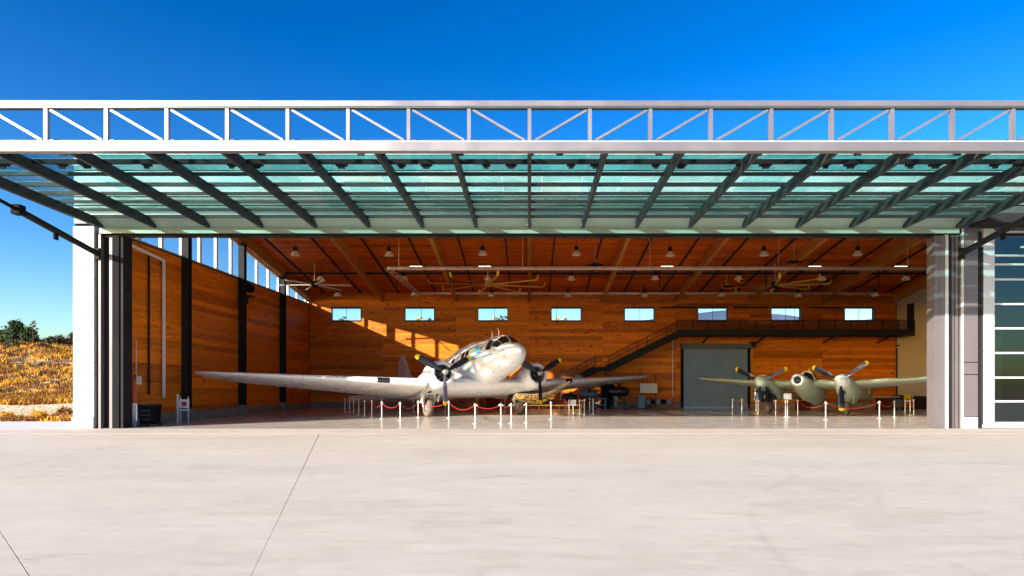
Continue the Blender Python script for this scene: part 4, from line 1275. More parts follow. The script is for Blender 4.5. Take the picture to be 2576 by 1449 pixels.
    for sgn in (-1, 1):
        secs = []
        for a in (3.53, 5, 7, 9, 11, 12.4, 13.2, 13.7, 14.0, 14.12):
            x, z = le(a); ch = (x - XT)/math.cos(INC)
            if a > 12.4:
                q = (a-12.4)/1.75; f = math.sqrt(max(0.02, 1-q*q)); x -= ch*.25*(1-f); ch *= f
            secs.append(foil(sgn*a, x, z, ch, .155 - .05*(a/14)))
        MB().loft(secs).build('wing', M['plane_white'], root, smooth=True)
        secs = [foil(sgn*a, 1.77, 1.865, 4.50, .175) for a in (3.44, 3.57)]
        MB().loft(secs).build('wing_joint_band', M['engine_silver'], root)
        for vv in (5.0, 7.2, 9.4, 11.4):
            x, z = le(vv); ch = (x-XT)/math.cos(INC)
            MB().loft([foil(sgn*a, x+.004, z, ch+.006, .155-.05*(vv/14)+.003) for a in (vv, vv+.02)]).build('wing_seam', seam, root)
        # landing light glass: front slice of the foil
        q = MB(); rr = []
        for v in (5.38, 5.5, 5.85, 5.97):
            x, z = le(v); ch = (x-XT)/math.cos(INC); th = .155-.05*(v/14); rg = []
            for i in range(-5, 6):
                t = (abs(i)/5)**2*.035
                yt = 5*th*(.2969*math.sqrt(t)-.126*t)*1.03
                sg = 1 if i > 0 else -1
                yy = sg*yt + .003
                rg.append(A((x+.012 - ch*(t*math.cos(INC)+yy*math.sin(INC)), sgn*v, z - ch*(t*math.sin(INC)-yy*math.cos(INC)))))
            rr.append(rg)
        q.loft(rr, cap=False, closed=False).build('landing_light', G, root, smooth=True)
    # nacelles
    for sgn in (-1, 1):
        V = sgn*2.84
        prof = [(2.60,.47),(2.66,.52),(2.66,.58),(2.60,.65),(2.45,.715),(2.1,.755),(1.7,.765),(1.55,.765)]
        q = MB(); rings = []
        for u, r_ in [(2.0,.56),(2.45,.52)] + prof + [(1.54,.72)]:
            rings.append([P((u, V + r_*math.sin(2*math.pi*k/36), 1.87 + r_*math.cos(2*math.pi*k/36))) for k in range(36)])
        q.loft(rings, cap=False); q.build('engine_cowl', M['plane_white'], root, smooth=True)
        q = MB(); rings = []
        for u, r_, dz_, f in [(1.62,.66,0,1),(1.5,.68,0,1),(.9,.66,-.02,1.0),(.2,.60,-.08,1.02),(-.6,.52,-.16,1.0),(-1.5,.38,-.26,.9),(-2.3,.20,-.36,.8),(-2.8,.03,-.42,.8)]:
            rings.append([P((u, V + r_*math.sin(2*math.pi*k/32), 1.87+dz_ + f*r_*math.cos(2*math.pi*k/32))) for k in range(32)])
        q.loft(rings); q.build('nacelle', M['plane_white'], root, smooth=True)
        MB().lathe([(.001,0),(.60,0),(.60,.05)], (0,0,0), (0,0,1), 28).build('firewall', M['black_rubber'], root, xf=lambda p: P((2.02+p.z, V+p.x, 1.87+p.y)))
        for k in range(9):
            a = 2*math.pi*k/9
            q = MB()
            q.tube([P((2.22, V+.16*math.sin(a), 1.87+.16*math.cos(a))), P((2.22, V+.46*math.sin(a), 1.87+.46*math.cos(a)))], .105, 10)
            q.build('cylinder', M['engine_dark'], root)
            MB().tube([P((2.36, V+.15*math.sin(a+.1), 1.87+.15*math.cos(a+.1))), P((2.36, V+.48*math.sin(a+.1), 1.87+.48*math.cos(a+.1)))], .018, 5).build('push_rod', M['engine_silver'], root)
        q = MB().lathe([(.001,.02),(.20,.02),(.24,.10),(.22,.25),(.12,.34),(.11,.62),(.001,.66)], n=16); q.build('gear_case', M['engine_dark'], root, smooth=True, xf=lambda p: P((2.2+p.z, V+p.x, 1.87+p.y)))
        q = MB().lathe([(.001,.0),(.12,.0),(.15,.06),(.15,.20),(.08,.26),(.065,.42),(.001,.45)], n=14); hub = q.build('propeller_hub', M['engine_silver'], root, smooth=True, xf=lambda p: P((2.72+p.z, V+p.x, 1.87+p.y)))
        up = 2.83
        for k, ang in enumerate((R(180+4), R(-61), R(61))):
            d = Vector((0, math.sin(ang), math.cos(ang)))
            e = Vector((0, math.cos(ang), -math.sin(ang)))
            def bl(r0, r1, n, mat, nm, cap=True):
                sec = []
                for i in range(n+1):
                    r_ = r0+(r1-r0)*i/n; f = r_/1.76
                    w = .035+.14*min(1, max(0,(f-.08)/.35)) if f < .5 else .175*(1-.35*max(0,(f-.55)/.45)**2)
                    if f > .93: w *= math.sqrt(max(.08, 1-((f-.93)/.072)**2))
                    tw = R(38-24*f); th = .05*(1-f)+.012
                    cx = d*r_
                    ex = e*math.cos(tw) + Vector((1,0,0))*math.sin(tw)
                    nx_ = Vector((1,0,0))*math.cos(tw) - e*math.sin(tw)
                    ring = []
                    for a in range(10):
                        al = 2*math.pi*a/10
                        p = cx + ex*w*math.cos(al) + nx_*th*math.sin(al)
                        ring.append(P((up+p.x, V+p.y, 1.87+p.z)))
                    sec.append(ring)
                return MB().loft(sec).build(nm, mat, root, smooth=True)
            b = bl(.10, 1.55, 12, M['prop_grey'] if k == 0 and sgn < 0 else M['prop_black'], 'propeller_blade')
            t_ = bl(1.551, 1.758, 6, M['yellow'], 'blade_tip'); t_.parent = b
        # exhaust, wheel well
        MB().tube([P((1.0, V+.42*-sgn, 1.30)), P((.3, V+.46*-sgn, 1.12)), P((-.1, V+.46*-sgn, 1.05))], .11, 10).build('exhaust_pipe', M['engine_dark'], root)
        MB().lathe([(.001,.03),(.11,.03),(.12,0),(.12,-.2)], n=14).build('air_intake', M['black_rubber'], root, xf=lambda p: P((1.35+p.z*.9, V+.30*sgn+p.x, 1.20+p.y)))
        q = MB(); q.box(-.9, .75, -.42, .42, -.05, .05); q.build('wheel_well', M['black_rubber'], root, xf=lambda p: A((p.x+.05, V+p.y, 1.28+p.z + p.x*.18)))
        # landing gear
        for sx in (-1, 1):
            y = V + sx*.30
            q = MB(); q.tube([A((.45, y+sx*.12, 1.62)), A((.10, y+sx*.02, 1.0)), A((0, y-sx*.02, .53))], [.055,.06,.05], 8); q.build('gear_leg', M['gear_white'], root, smooth=True)
            q = MB(); q.tube([A((-.9, y+sx*.05, 1.35)), A((-.35, y, 1.0)), A((.02, y, .60))], [.035,.035,.03], 6); q.build('drag_strut', M['gear_white'], root)
            q = MB(); q.tube([A((.42, y+sx*.16, 1.62)), A((.55, y+sx*.14, 1.15)), A((.12, y, .80))], [.03,.03,.025], 6); q.build('side_stay', M['gear_white'], root)
        q = MB(); q.tube([A((.22, V-.30, 1.12)), A((.25, V, 1.26)), A((.22, V+.30, 1.12))], .045, 8); q.build('cross_tube', M['gear_white'], root)
        q = MB(); q.tube([A((.05, V-.30, .98)), A((.12, V, 1.10)), A((.05, V+.30, .98))], .035, 8); q.build('cross_tube', M['gear_white'], root)
        for sx in (-1, 1):
            q = MB(); q.prism([A((.72, V+sx*.44, 1.60)), A((.30, V+sx*.44, 1.60)), A((.12, V+sx*.46, .78)), A((.30, V+sx*.46, .80))], Vector(A((0, sx*.03, 0)))); q.build('gear_door', M['plane_white'], root)
        q = MB(); rr = []
        prof = [(.22,-.15),(.40,-.17),(.48,-.15),(.515,-.09),(.525,0),(.515,.09),(.48,.15),(.40,.17),(.22,.15)]
        q.lathe(prof, n=32); q.build('tyre', M['tyre'], root, smooth=True, xf=lambda p: A((p.x, V+p.z, .52+p.y)), sharp=50)
        q = MB(); q.lathe([(.001,-.13),(.10,-.15),(.23,-.10),(.23,.10),(.10,.15),(.001,.13)], n=20); q.build('wheel_rim', M['gear_white'], root, xf=lambda p: A((p.x, V+p.z, .52+p.y)))
        for k in range(5):
            a = 2*math.pi*k/5
            MB().lathe([(.001,.02),(.045,.02),(.045,0)], n=10).build('rim_hole', M['black_rubber'], root, xf=lambda p: A((.155*math.cos(a)+p.x, V-.142-p.z*.5, .52+.155*math.sin(a)+p.y)))
    # tail
    fin = [(-8.6,3.4),(-9.55,4.4),(-10.1,5.5),(-10.45,5.92),(-10.85,6.02),(-11.3,5.75),(-11.75,4.8),(-11.9,3.9),(-11.7,3.2),(-10.5,3.0)]
    def taper(pts, t0, nm, mat, fr):
        rg = [[fr((x, -t0*(1-(z-3)/4.5), z)) for x, z in pts], [fr((x, t0*(1-(z-3)/4.5), z)) for x, z in pts]]
        return MB().loft(rg).build(nm, mat, root)
    taper([(x, z) for x, z in fin if x > -10.9] + [(-10.85, 3.1)], .11, 'fin', M['plane_shade'], FP)
    taper([(-10.88, 3.1), (-10.88, 6.0), (-11.3,5.75),(-11.75,4.8),(-11.9,3.9),(-11.7,3.2)], .07, 'rudder', M['plane_shade'], FP)
    for sgn in (-1, 1):
        secs = []
        for v, xl, ch in ((0.1,-9.3,1.9),(1.5,-9.45,1.75),(3.0,-9.7,1.45),(3.8,-9.9,1.15),(4.15,-10.1,.75)):
            rg = []
            for t, y in ((0,0),(.08,.07),(.35,.10),(.7,.07),(1,.02),(1,-.02),(.7,-.07),(.35,-.10),(.08,-.07)):
                rg.append(FP((xl-ch*t, sgn*v, 2.84+y*2.2-t*.28)))
            secs.append(rg)
        MB().loft(secs).build('tailplane', M['plane_shade'], root, smooth=True)
    MB().lathe([(.001,-.06),(.16,-.06),(.20,0),(.16,.06),(.001,.06)], n=16).build('tail_wheel', M['tyre'], root, xf=lambda p: A((-9.9+p.x, p.z, .2+p.y)))
    MB().tube([A((-9.9,0,.22)), A((-9.6,0,.55)), A((-9.3,0,.95))], .05, 8).build('tail_strut', M['gear_white'], root)
    return root
airliner()

# ------------------------------------------------------------------ grey green twin boom fighter
def fighter():
    YAW = R(-38)
    root = tag(empty('twin_boom_aircraft', (15.35, 36.35, 0)), 'grey green twin engined aircraft with yellow tipped propellers and its left engine uncovered', 'airplane')
    fx_, fy_ = math.sin(YAW), -math.cos(YAW); lx_, ly_ = math.cos(YAW), math.sin(YAW)
    PT = R(9); c, s = math.cos(PT), math.sin(PT)
    def A(p): return (p[0]*fx_ + p[1]*lx_, p[0]*fy_ + p[1]*ly_, p[2])
    Z0 = 2.0
    def P(p):        # pitched about the spinner line
        return A((p[0]*c - (p[2]-Z0)*s, p[1], Z0 + p[0]*s + (p[2]-Z0)*c))
    def body(nm, V, st, mat, n=28, par=None, lo=0, hi=360):
        rings = []
        for u, w, ry, rt, rb_ in st:
            rg = []
            for k in range(n):
                a = 2*math.pi*k/n; cz = math.cos(a)
                rg.append(P((u, V+ry*math.sin(a), w+(rt if cz > 0 else rb_)*cz)))
            rings.append(rg)
        return MB().loft(rings).build(nm, mat, par or root, smooth=True, sharp=50)
    G = M['plane_green']
    for sgn in (-1, 1):
        V = sgn*2.2
        sp = body('spinner', V, [(.25,2.0,.04,.04,.04),(.18,2.0,.17,.17,.17),(.02,2.0,.28,.28,.28),(-.2,2.0,.36,.36,.36),(-.42,2.0,.40,.40,.40)], M['plane_white'] if sgn > 0 else G)
        if sgn > 0:
            body('engine_nacelle', V, [(-.43,2.0,.41,.41,.41),(-.8,1.96,.48,.46,.55),(-1.4,1.90,.54,.50,.70),(-2.2,1.86,.55,.50,.74),(-3.0,1.86,.50,.46,.80),(-3.8,1.94,.38,.38,.55)], G)
        else:
            body('engine_nacelle', V, [(-.43,2.0,.41,.41,.30),(-.8,1.98,.48,.46,.25),(-1.4,1.92,.54,.50,.30),(-2.2,1.84,.55,.52,.50),(-3.0,1.86,.50,.46,.75),(-3.8,1.94,.38,.38,.55)], G)
        body('tail_boom', V, [(-3.75,1.94,.37,.37,.53),(-5,2.02,.30,.30,.36),(-7,2.12,.22,.22,.24),(-8.6,2.2,.13,.15,.15)], G)
        MB().prism([P((-8.0,V-.03,2.1)),P((-9.0,V-.03,2.1)),P((-9.05,V-.03,2.9)),P((-8.6,V-.03,3.15)),P((-8.2,V-.03,2.9))], Vector(A((0,.06,0)))).build('fin', G, root)
        # inlet and panels
        if sgn > 0:
            MB().lathe([(.001,.02),(.13,.02),(.15,0),(.15,-.1)], n=14).build('air_intake', M['black_rubber'], root, xf=lambda p: P((-.62+p.z, V+p.x, 1.42+p.y)))
        # blades
        angs = (R(-63), R(64), R(178)) if sgn < 0 else (R(-62), R(52), R(176))
        for k, ang in enumerate(angs):
            d = Vector((0, math.sin(ang), math.cos(ang))); e = Vector((0, math.cos(ang), -math.sin(ang)))
            def bl(r0, r1, n, mat, nm):
                sec = []
                for i in range(n+1):
                    r_ = r0+(r1-r0)*i/n; f = r_/1.70
                    w = .04+.12*min(1, max(0,(f-.15)/.3))
                    if f > .92: w *= math.sqrt(max(.08, 1-((f-.92)/.082)**2))
                    tw = R(50-28*f); th = .04*(1-f)+.012
                    ex = e*math.cos(tw) + Vector((1,0,0))*math.sin(tw); nx_ = Vector((1,0,0))*math.cos(tw) - e*math.sin(tw)
                    sec.append([P((-.15 + (d*r_+ex*w*math.cos(al)+nx_*th*math.sin(al)).x, V+(d*r_+ex*w*math.cos(al)+nx_*th*math.sin(al)).y, 2.0+(d*r_+ex*w*math.cos(al)+nx_*th*math.sin(al)).z)) for al in [2*math.pi*a/10 for a in range(10)]])
                return MB().loft(sec).build(nm, mat, root, smooth=True)
            mt = M['engine_silver'] if (k == 1) else M['prop_black']
            if k == 1: mt = M['prop_grey']
            L = 1.55 if not (sgn < 0 and k == 2) else 1.2
            b = bl(.28, L, 10, mt, 'propeller_blade')
            if L > 1.5: bl(1.551, 1.70, 5, M['yellow'], 'blade_tip').parent = b
        # gear
        xw = -1.9
        q = MB(); q.tube([A((xw-.1, V, 1.4)), A((xw, V, .9)), A((xw+.02, V+.0, .62))], [.07,.06,.05], 8); q.build('gear_leg', M['gear_white'], root)
        q = MB(); q.tube([A((xw-.7, V, 1.3)), A((xw-.05, V, .75))], .035, 6); q.build('drag_strut', M['gear_white'], root)
        q = MB(); q.prism([A((xw+.25, V+.30, 1.35)), A((xw-.5, V+.30, 1.35)), A((xw-.4, V+.33, .72)), A((xw+.15, V+.33, .72))], Vector(A((0,.03,0)))); q.build('gear_door', G, root)
        MB().lathe([(.15,-.10),(.32,-.12),(.39,-.08),(.41,0),(.39,.08),(.32,.12),(.15,.10)], n=24).build('tyre', M['tyre'], root, smooth=True, sharp=50, xf=lambda p: A((xw+p.x, V+p.z, .41+p.y)))
        MB().lathe([(.001,-.10),(.16,-.08),(.16,.08),(.001,.10)], n=14).build('wheel_rim', M['gear_white'], root, xf=lambda p: A((xw+p.x, V+p.z, .41+p.y)))
    # central pod
    body('fuselage_pod', 0, [(.12,2.0,.33,.33,.33),(.02,2.0,.40,.40,.40),(-.5,1.97,.50,.44,.50),(-1.3,1.92,.58,.46,.60),(-2.2,1.84,.62,.50,.70),(-3.2,1.84,.60,.52,.70),(-4.2,1.86,.52,.50,.70),(-5.2,1.98,.32,.34,.42),(-6.0,2.1,.08,.08,.08)], G)
    MB().lathe([(.34,.0),(.30,.05),(.24,.06),(.22,.02)], n=24).build('nose_ring', M['plane_white'], root, smooth=True, xf=lambda p: P((.12+p.z, p.x, 2.0+p.y)))
    MB().lathe([(.001,.0),(.23,.0),(.23,-.03)], n=24).build('camera_port', M['black_rubber'], root, xf=lambda p: P((.13+p.z, p.x, 2.0+p.y)))
    MB().lathe([(.001,.05),(.09,.03),(.12,0)], n=16).build('lens', M['dark_glass'], root, smooth=True, xf=lambda p: P((.14+p.z, p.x+.02, 2.0+p.y)))
    cs = []
    for u, h, w in ((-1.05,.02,.10),(-1.35,.26,.32),(-1.8,.52,.42),(-2.4,.62,.44),(-3.0,.56,.40),(-3.6,.32,.28),(-4.0,.05,.10)):
        cs.append([P((u, w*math.cos(math.pi*k/10), 2.30 + h*math.sin(math.pi*k/10))) for k in range(11)])
    MB().loft(cs, cap=False, closed=False).build('canopy', M['dark_glass'], root, smooth=True)
    for u, h, w in ((-1.8,.54,.435),(-2.7,.61,.435),(-3.3,.46,.35)):
        MB().tube([P((u, w*math.cos(math.pi*k/10), 2.30 + h*math.sin(math.pi*k/10))) for k in range(11)], .022, 6).build('canopy_frame', M['plane_green'], root)
    MB().box(-.12,.12,-.18,.18,2.62,2.98).build('headrest', M['gold'], root, xf=lambda p: P((-2.5+p.x, p.y, p.z-.22)))
    MB().lathe([(.001,.10),(.07,.05),(.07,-.1)], n=10).build('loop_antenna', M['yellow'], root, xf=lambda p: P((-2.3+p.x, p.y, 3.02+p.z)))
    # wings
    INC = R(10)
    def foil(v, xle, zle, ch, th, n=10):
        pts = []
        for i in range(n+1):
            t = (1-math.cos(math.pi*i/n))/2; yt = 5*th*(.2969*math.sqrt(t)-.126*t-.3516*t*t+.2843*t**3-.1036*t**4); pts.append((t, yt+.02*math.sin(math.pi*t)))
        for i in range(n-1, 0, -1):
            t = (1-math.cos(math.pi*i/n))/2; yt = 5*th*(.2969*math.sqrt(t)-.126*t-.3516*t*t+.2843*t**3-.1036*t**4); pts.append((t, -yt+.01*math.sin(math.pi*t)))
        return [A((xle-ch*(t*math.cos(INC)+y*math.sin(INC)), v, zle-ch*(t*math.sin(INC)-y*math.cos(INC)))) for t, y in pts]
    MB().loft([foil(v, -1.35, 1.90, 2.7, .16) for v in (-2.2, 0, 2.2)]).build('wing_centre', G, root, smooth=True)
    for sgn in (-1, 1):
        secs = []
        for a in (2.2, 3.2, 4.4, 5.6, 6.5, 6.9, 7.05):
            k = (a-2.2)/4.85; x = -1.35-.75*k; ch = 2.7-1.5*k; z = 1.90+.30*k
            if a > 6.4: f = math.sqrt(max(.03, 1-((a-6.4)/.66)**2)); x -= ch*.3*(1-f); ch *= f
            secs.append(foil(sgn*a, x, z, ch, .15-.04*k))
        MB().loft(secs).build('wing', G, root, smooth=True)
    MB().loft([[P((-8.2-.55*t, v, 2.30+y)) for t, y in ((0,0),(.3,.04),(1,0),(.3,-.04))] for v in (-3.1, 0, 3.9)]).build('tailplane', G, root)
    # bare engine of the left nacelle
    V = -2.2
    q = MB(); q.box(-1.9,-.55,-.22,.22,1.35,1.80); q.build('engine_block', M['engine_dark'], root, xf=lambda p: P((p.x, V+p.y, p.z)), bevel=.03)
    MB().lathe([(.10,.30),(.30,.28),(.36,.12),(.34,-.2),(.22,-.35),(.001,-.35)], n=20).build('radiator_duct', M['engine_dark'], root, smooth=True, xf=lambda p: P((-.75+p.z, V-.06+p.x, 1.12+p.y)))
    MB().lathe([(.001,.31),(.11,.31),(.16,.34),(.16,.30)], n=16).build('duct_ring', M['engine_silver'], root, xf=lambda p: P((-.75+p.z, V-.06+p.x, 1.12+p.y)))
    for k in range(6):
        MB().tube([P((-.75-.2*k, V-.24, 1.66)), P((-.78-.2*k, V-.40, 1.45)), P((-1.0-.2*k, V-.38, 1.25))], .045, 6).build('exhaust_stub', M['engine_dark'], root)
    for k, (a, b, c_) in enumerate((((-.5,.1,1.7),(-1.0,.3,1.3),(-1.7,.25,1.15)), ((-.6,-.1,1.5),(-1.2,.15,1.05),(-2.0,.1,1.2)), ((-.9,.3,1.6),(-1.3,.42,1.2),(-2.0,.3,1.05)), ((-1.2,-.3,1.0),(-1.7,0,.95),(-2.2,.3,1.1)))):
        MB().tube([P((a[0],V+a[1],a[2])), P((b[0],V+b[1],b[2])), P((c_[0],V+c_[1],c_[2]))], .05, 8).build('engine_pipe', M['engine_silver'] if k == 3 else M['engine_dark'], root, smooth=True)
    MB().lathe([(.001,.2),(.26,.2),(.30,.1),(.30,-.2),(.001,-.25)], n=18).build('supercharger', M['engine_dark'], root, smooth=True, xf=lambda p: P((-1.65+p.z, V+.22+p.x, 1.18+p.y)))
    return root
fighter()

# ------------------------------------------------------------------ rope barriers
def stanchion_proto():
    t = empty('stanchion')
    q = MB().lathe([(.001,.035),(.05,.035),(.11,.016),(.12,.0)], n=20); q.build('base', M['post'], t, smooth=True)
    q = MB().tube([(0,0,.03),(0,0,.86)], .023, 12); q.build('pole', M['post'], t, smooth=True)
    q = MB().lathe([(.028,.82),(.036,.84),(.036,.89),(.02,.905),(.001,.91)], n=14); q.build('cap', M['post'], t, smooth=True)
    return t
sp_ = None
def z1(x, y): return ((1366+.5313*x)/1.59, (1000+.5313*y)/1.59)
rowA = [z1(25,1222), z1(60,1222), z1(90,1222), z1(130,1243), z1(173,1250), z1(228,1258), z1(303,1272), z1(442,1284), (1052,1050.5), (1129,1052), (1195,1066), (1260,1065.5), (1286,1065), (1324,1063.5), (1386,1055), (1431.5,1046), (1457.8,1043.5), (1469.7,1043.5), (1483.5,1038.5), (1492,1042)]
def z4(x, y): return ((2700+.4193*x)/1.59, (1400+.4193*y)/1.59)
rowB = [z4(548,605), z4(638,610), z4(792,628), z4(960,628), z4(1055,642), z4(1170,628), z4(1437,665), z4(1950,652), z4(2093,640), z4(2195,625), z4(2242,625), z4(2277,620)]
def put_row(row, who, skip, mat):
    global sp_
    pos = [gnd(px, py) for px, py in row]
    for i, p in enumerate(pos):
        if sp_ is None: sp_ = o = stanchion_proto()
        else: o = copy_tree(sp_)
        o.location = p
        o['label'] = f'{ORD[i]} white rope post from the left end of the barrier round the {who}'
        o['category'] = 'rope post'; o['group'] = f'rope posts round the {who}'
    for i, (a, b) in enumerate(zip(pos, pos[1:])):
        if i in skip: continue
        n = 14; pts = []
        sag = min(.30, .10*(b-a).length + .05)
        for k in range(n+1):
            f = k/n; q = a.lerp(b, f); pts.append(Vector((q.x, q.y, .83 - sag*4*f*(1-f))) - a)
        t = empty('rope', a)
        d = (b-a).normalized()*.05
        MB().tube([pts[0]+d*0] + pts[1:], .017, 8).build('velvet_cord', mat, t, smooth=True)
        for q, s in ((pts[0], 1), (pts[-1], -1)):
            MB().tube([q + d*s*.9, q + d*s*2.2 - Vector((0,0,.02))], .032, 8).build('hook', M['post'], t)
        tag(t, f'red rope hanging between the {ORD[i]} and {ORD[i+1]} posts round the {who}', 'rope', f'red ropes round the {who}')
put_row(rowA, 'silver airliner', (0, 1), M['red_rope'])
put_row(rowB, 'green aircraft', (), M['red_rope'])
# back run of the airliner barrier, behind the aircraft
rowC = [(890,1038),(960,1037),(1040,1036.5),(1120,1036),(1200,1036),(1270,1036.5),(1340,1037),(1410,1038)]
put_row(rowC, 'airliner tail', (), M['red_rope'])

def sign_board(px, py, w, h, z, lb, par_lines=5):
    p = gnd(px, py)
    t = tag(empty('notice_sign', p), lb, 'sign')
    q = MB().lathe([(.001,.03),(.16,.02),(.17,0)], n=16); q.build('base', M['post'], t)
    MB().tube([(0,0,.02),(0,0,z)], .022, 8).build('pole', M['post'], t)
    MB().box(-w/2,w/2,-.02,.0,z,z+h).build('board', M['paper'], t)
    for i in range(par_lines):
        zz = z+h*(.85-.15*i)
        MB().box(-w*.40, w*(.25+.15*((i*7)%3)/2), -.023,-.0205, zz, zz+h*.05).build('text_line', M['ink'], t)
sign_board(1442, 1046, .30, .32, .58, 'small white notice board with grey text lines beside the airliner barrier')
sign_board(1981, 1049, .42, .32, .95, 'white tilted notice board in front of the uncovered engine', 0)

# ------------------------------------------------------------------ display and clutter at the back
def place(px, Y): return Vector(((px-CX)*Y/F, Y, 0))
# gold lined fuselage section on a wooden platform
p = place(1372, 38.6)
t = tag(empty('wooden_platform', p), 'low wooden display platform with dark red cloth under the gold lined shell', 'platform')
MB().box(-1.6,2.2,-.75,.9,0,.16).build('base', M['plywood'], t, bevel=.01)
MB().box(-1.5,2.1,-.65,.8,.16,.30).build('deck', M['plywood'], t, bevel=.01)
MB().box(-1.45,1.2,-.55,-.50,.30,.86).build('red_skirt', M['red_cloth'], t)
MB().box(-1.45,1.2,-.50,.5,.80,.87).build('table_top', M['plywood'], t)
for x in (-1.4,-.2,1.15):
    MB().box(x-.04,x+.04,-.60,-.54,.30,.90).build('leg', M['red_box'], t)
for x in (-1.55, -.4, .8, 2.1):
    MB().box(x-.03,x+.03,-.82,-.76,.0,.5).build('post', M['plywood'], t)
MB().box(-1.6,2.15,-.83,-.77,.50,.56).build('rail', M['yellow'], t)
p = place(1362, 37.6) + Vector((0,0,.70))
t = tag(empty('gold_shell', p), 'open gold quilted fuselage shell lying tilted under the right wing of the airliner', 'aircraft shell')
rings = []
n = 16
for i in range(15):
    f = i/14; x = -1.55 + 3.2*f
    r_ = .20 + .42*math.sin(math.pi*min(1, f*1.1+.1))**.7 if f < .85 else .20
    lift = .62*max(0, (f-.45)/.55)**1.5
    rings.append([Vector((x, -.35 + r_*1.1*math.cos(math.pi*(.12+.76*k/n))*-1, .70 + lift - r_*1.15*math.sin(math.pi*(.10+.8*k/n)))) for k in range(n+1)])
MB().loft(rings, cap=False, closed=False).build('shell_lining', M['gold'], t, smooth=True)
# side facing the camera and rims
MB().loft([[r_[0]+Vector((0,0,.0)), r_[0]+Vector((0,-.02,-.32*(1-i/18)))] for i, r_ in enumerate(rings)], cap=False, closed=False).build('side_panel', M['gold'], t)
MB().tube([r_[n//2] for r_ in rings], .035, 6).build('keel', M['gear_white'], t, smooth=True)
MB().tube([r_[0] + Vector((0,0,.01)) for r_ in rings], .03, 6).build('rim', M['gear_white'], t, smooth=True)
MB().tube([r_[-1] for r_ in rings], .03, 6).build('rim', M['gear_white'], t, smooth=True)
for i in range(1, 14, 2):
    MB().tube(rings[i], .028, 5).build('rib', M['plywood'], t)
for k, (a, b) in enumerate((((-1.2,-.8,.5),(-.4,-.8,.1)), ((-.5,-.82,.55),(.5,-.8,.15)), ((.2,-.82,.65),(1.1,-.7,.5)))):
    MB().tube([a, b], .03, 6).build('brace', M['engine_dark'], t)

def engine_stand(px, Y, lb, mat, sc_=1.0):
    t = tag(empty('engine_stand', place(px, Y)), lb, 'engine')
    S = sc_
    for x in (-.5*S, .5*S):
        for y in (-.3, .3): MB().tube([(x,y,.1),(x*.7,y*.6,.75*S)], .035, 6).build('leg', M[mat], t)
    q = MB(); q.box(-.6*S,.6*S,-.35,.35,.10,.16); q.build('frame', M[mat], t)
    MB().lathe([(.05,-.7*S),(.28*S,-.62*S),(.34*S,-.2*S),(.34*S,.25*S),(.22*S,.6*S),(.05,.72*S)], (0,0,1.1*S), (1,0,.0), 14).build('engine_block', M[mat], t, smooth=True)
    for k in range(7):
        a = 2*math.pi*k/7
        MB().tube([(.05, .25*S*math.cos(a), 1.1*S+.25*S*math.sin(a)), (.05, .52*S*math.cos(a), 1.1*S+.52*S*math.sin(a))], .085*S, 8).build('cylinder', M['engine_dark'] if k % 2 else M[mat], t)
    for (x, y) in ((-.5,-.3),(.5,-.3),(-.5,.3),(.5,.3)):
        MB().lathe([(.001,-.03),(.06,-.03),(.06,.03),(.001,.03)], (x*S,y,.06), (0,1,0), 10).build('castor', M['black_rubber'], t)
engine_stand(1480, 45.0, 'blue grey aircraft engine on a wheeled stand behind the airliner wing', 'blue_grey', 1.0)
engine_stand(1556, 46.5, 'dark radial engine on a tall stand against the back wall', 'engine_dark', 1.15)
engine_stand(1432, 44.0, 'small dark engine on a stand just right of the gold shell', 'engine_dark', .8)

def bench(px, Y, w, lb, mat, shelf=True, h=.85):
    t = tag(empty('workbench', place(px, Y)), lb, 'bench')
    MB().box(-w/2,w/2,-.35,.35,h-.06,h).build('top', M[mat], t)
    for x in (-w/2+.05, w/2-.05):
        for y in (-.3,.3): MB().box(x-.03,x+.03,y-.03,y+.03,0,h-.06).build('leg', M[mat], t)
    if shelf: MB().box(-w/2+.02,w/2-.02,-.32,.32,.30,.34).build('shelf', M[mat], t)
    return t
bench(1505, 45.3, 1.1, 'blue grey wheeled trolley just right of the blue grey engine', 'blue_grey', h=.8)
t = bench(1650, 47.2, 2.7, 'dark red low bench full of grey boxes near the roller door', 'red_box')
for i in range(6):
    MB().box(-1.15+i*.38, -.85+i*.38, -.28, .2, .345, .72-.05*(i%3)).build('box', M['blue_grey'] if i%2 else M['grey_steel'], t)
bench(1596, 47.0, 1.6, 'black workbench between the tall engine stand and the red bench', 'engine_dark')
t = tag(empty('whiteboard', place(1632, 47.4)), 'white display board on two thin posts above the red bench', 'board')
MB().box(-.65,.62,-.04,0,1.15,1.85).build('board', M['paper'], t)
for x in (-.45,.5): MB().tube([(x,.03,0),(x,.03,2.6)], .03, 6).build('post', M['black_steel'], t)
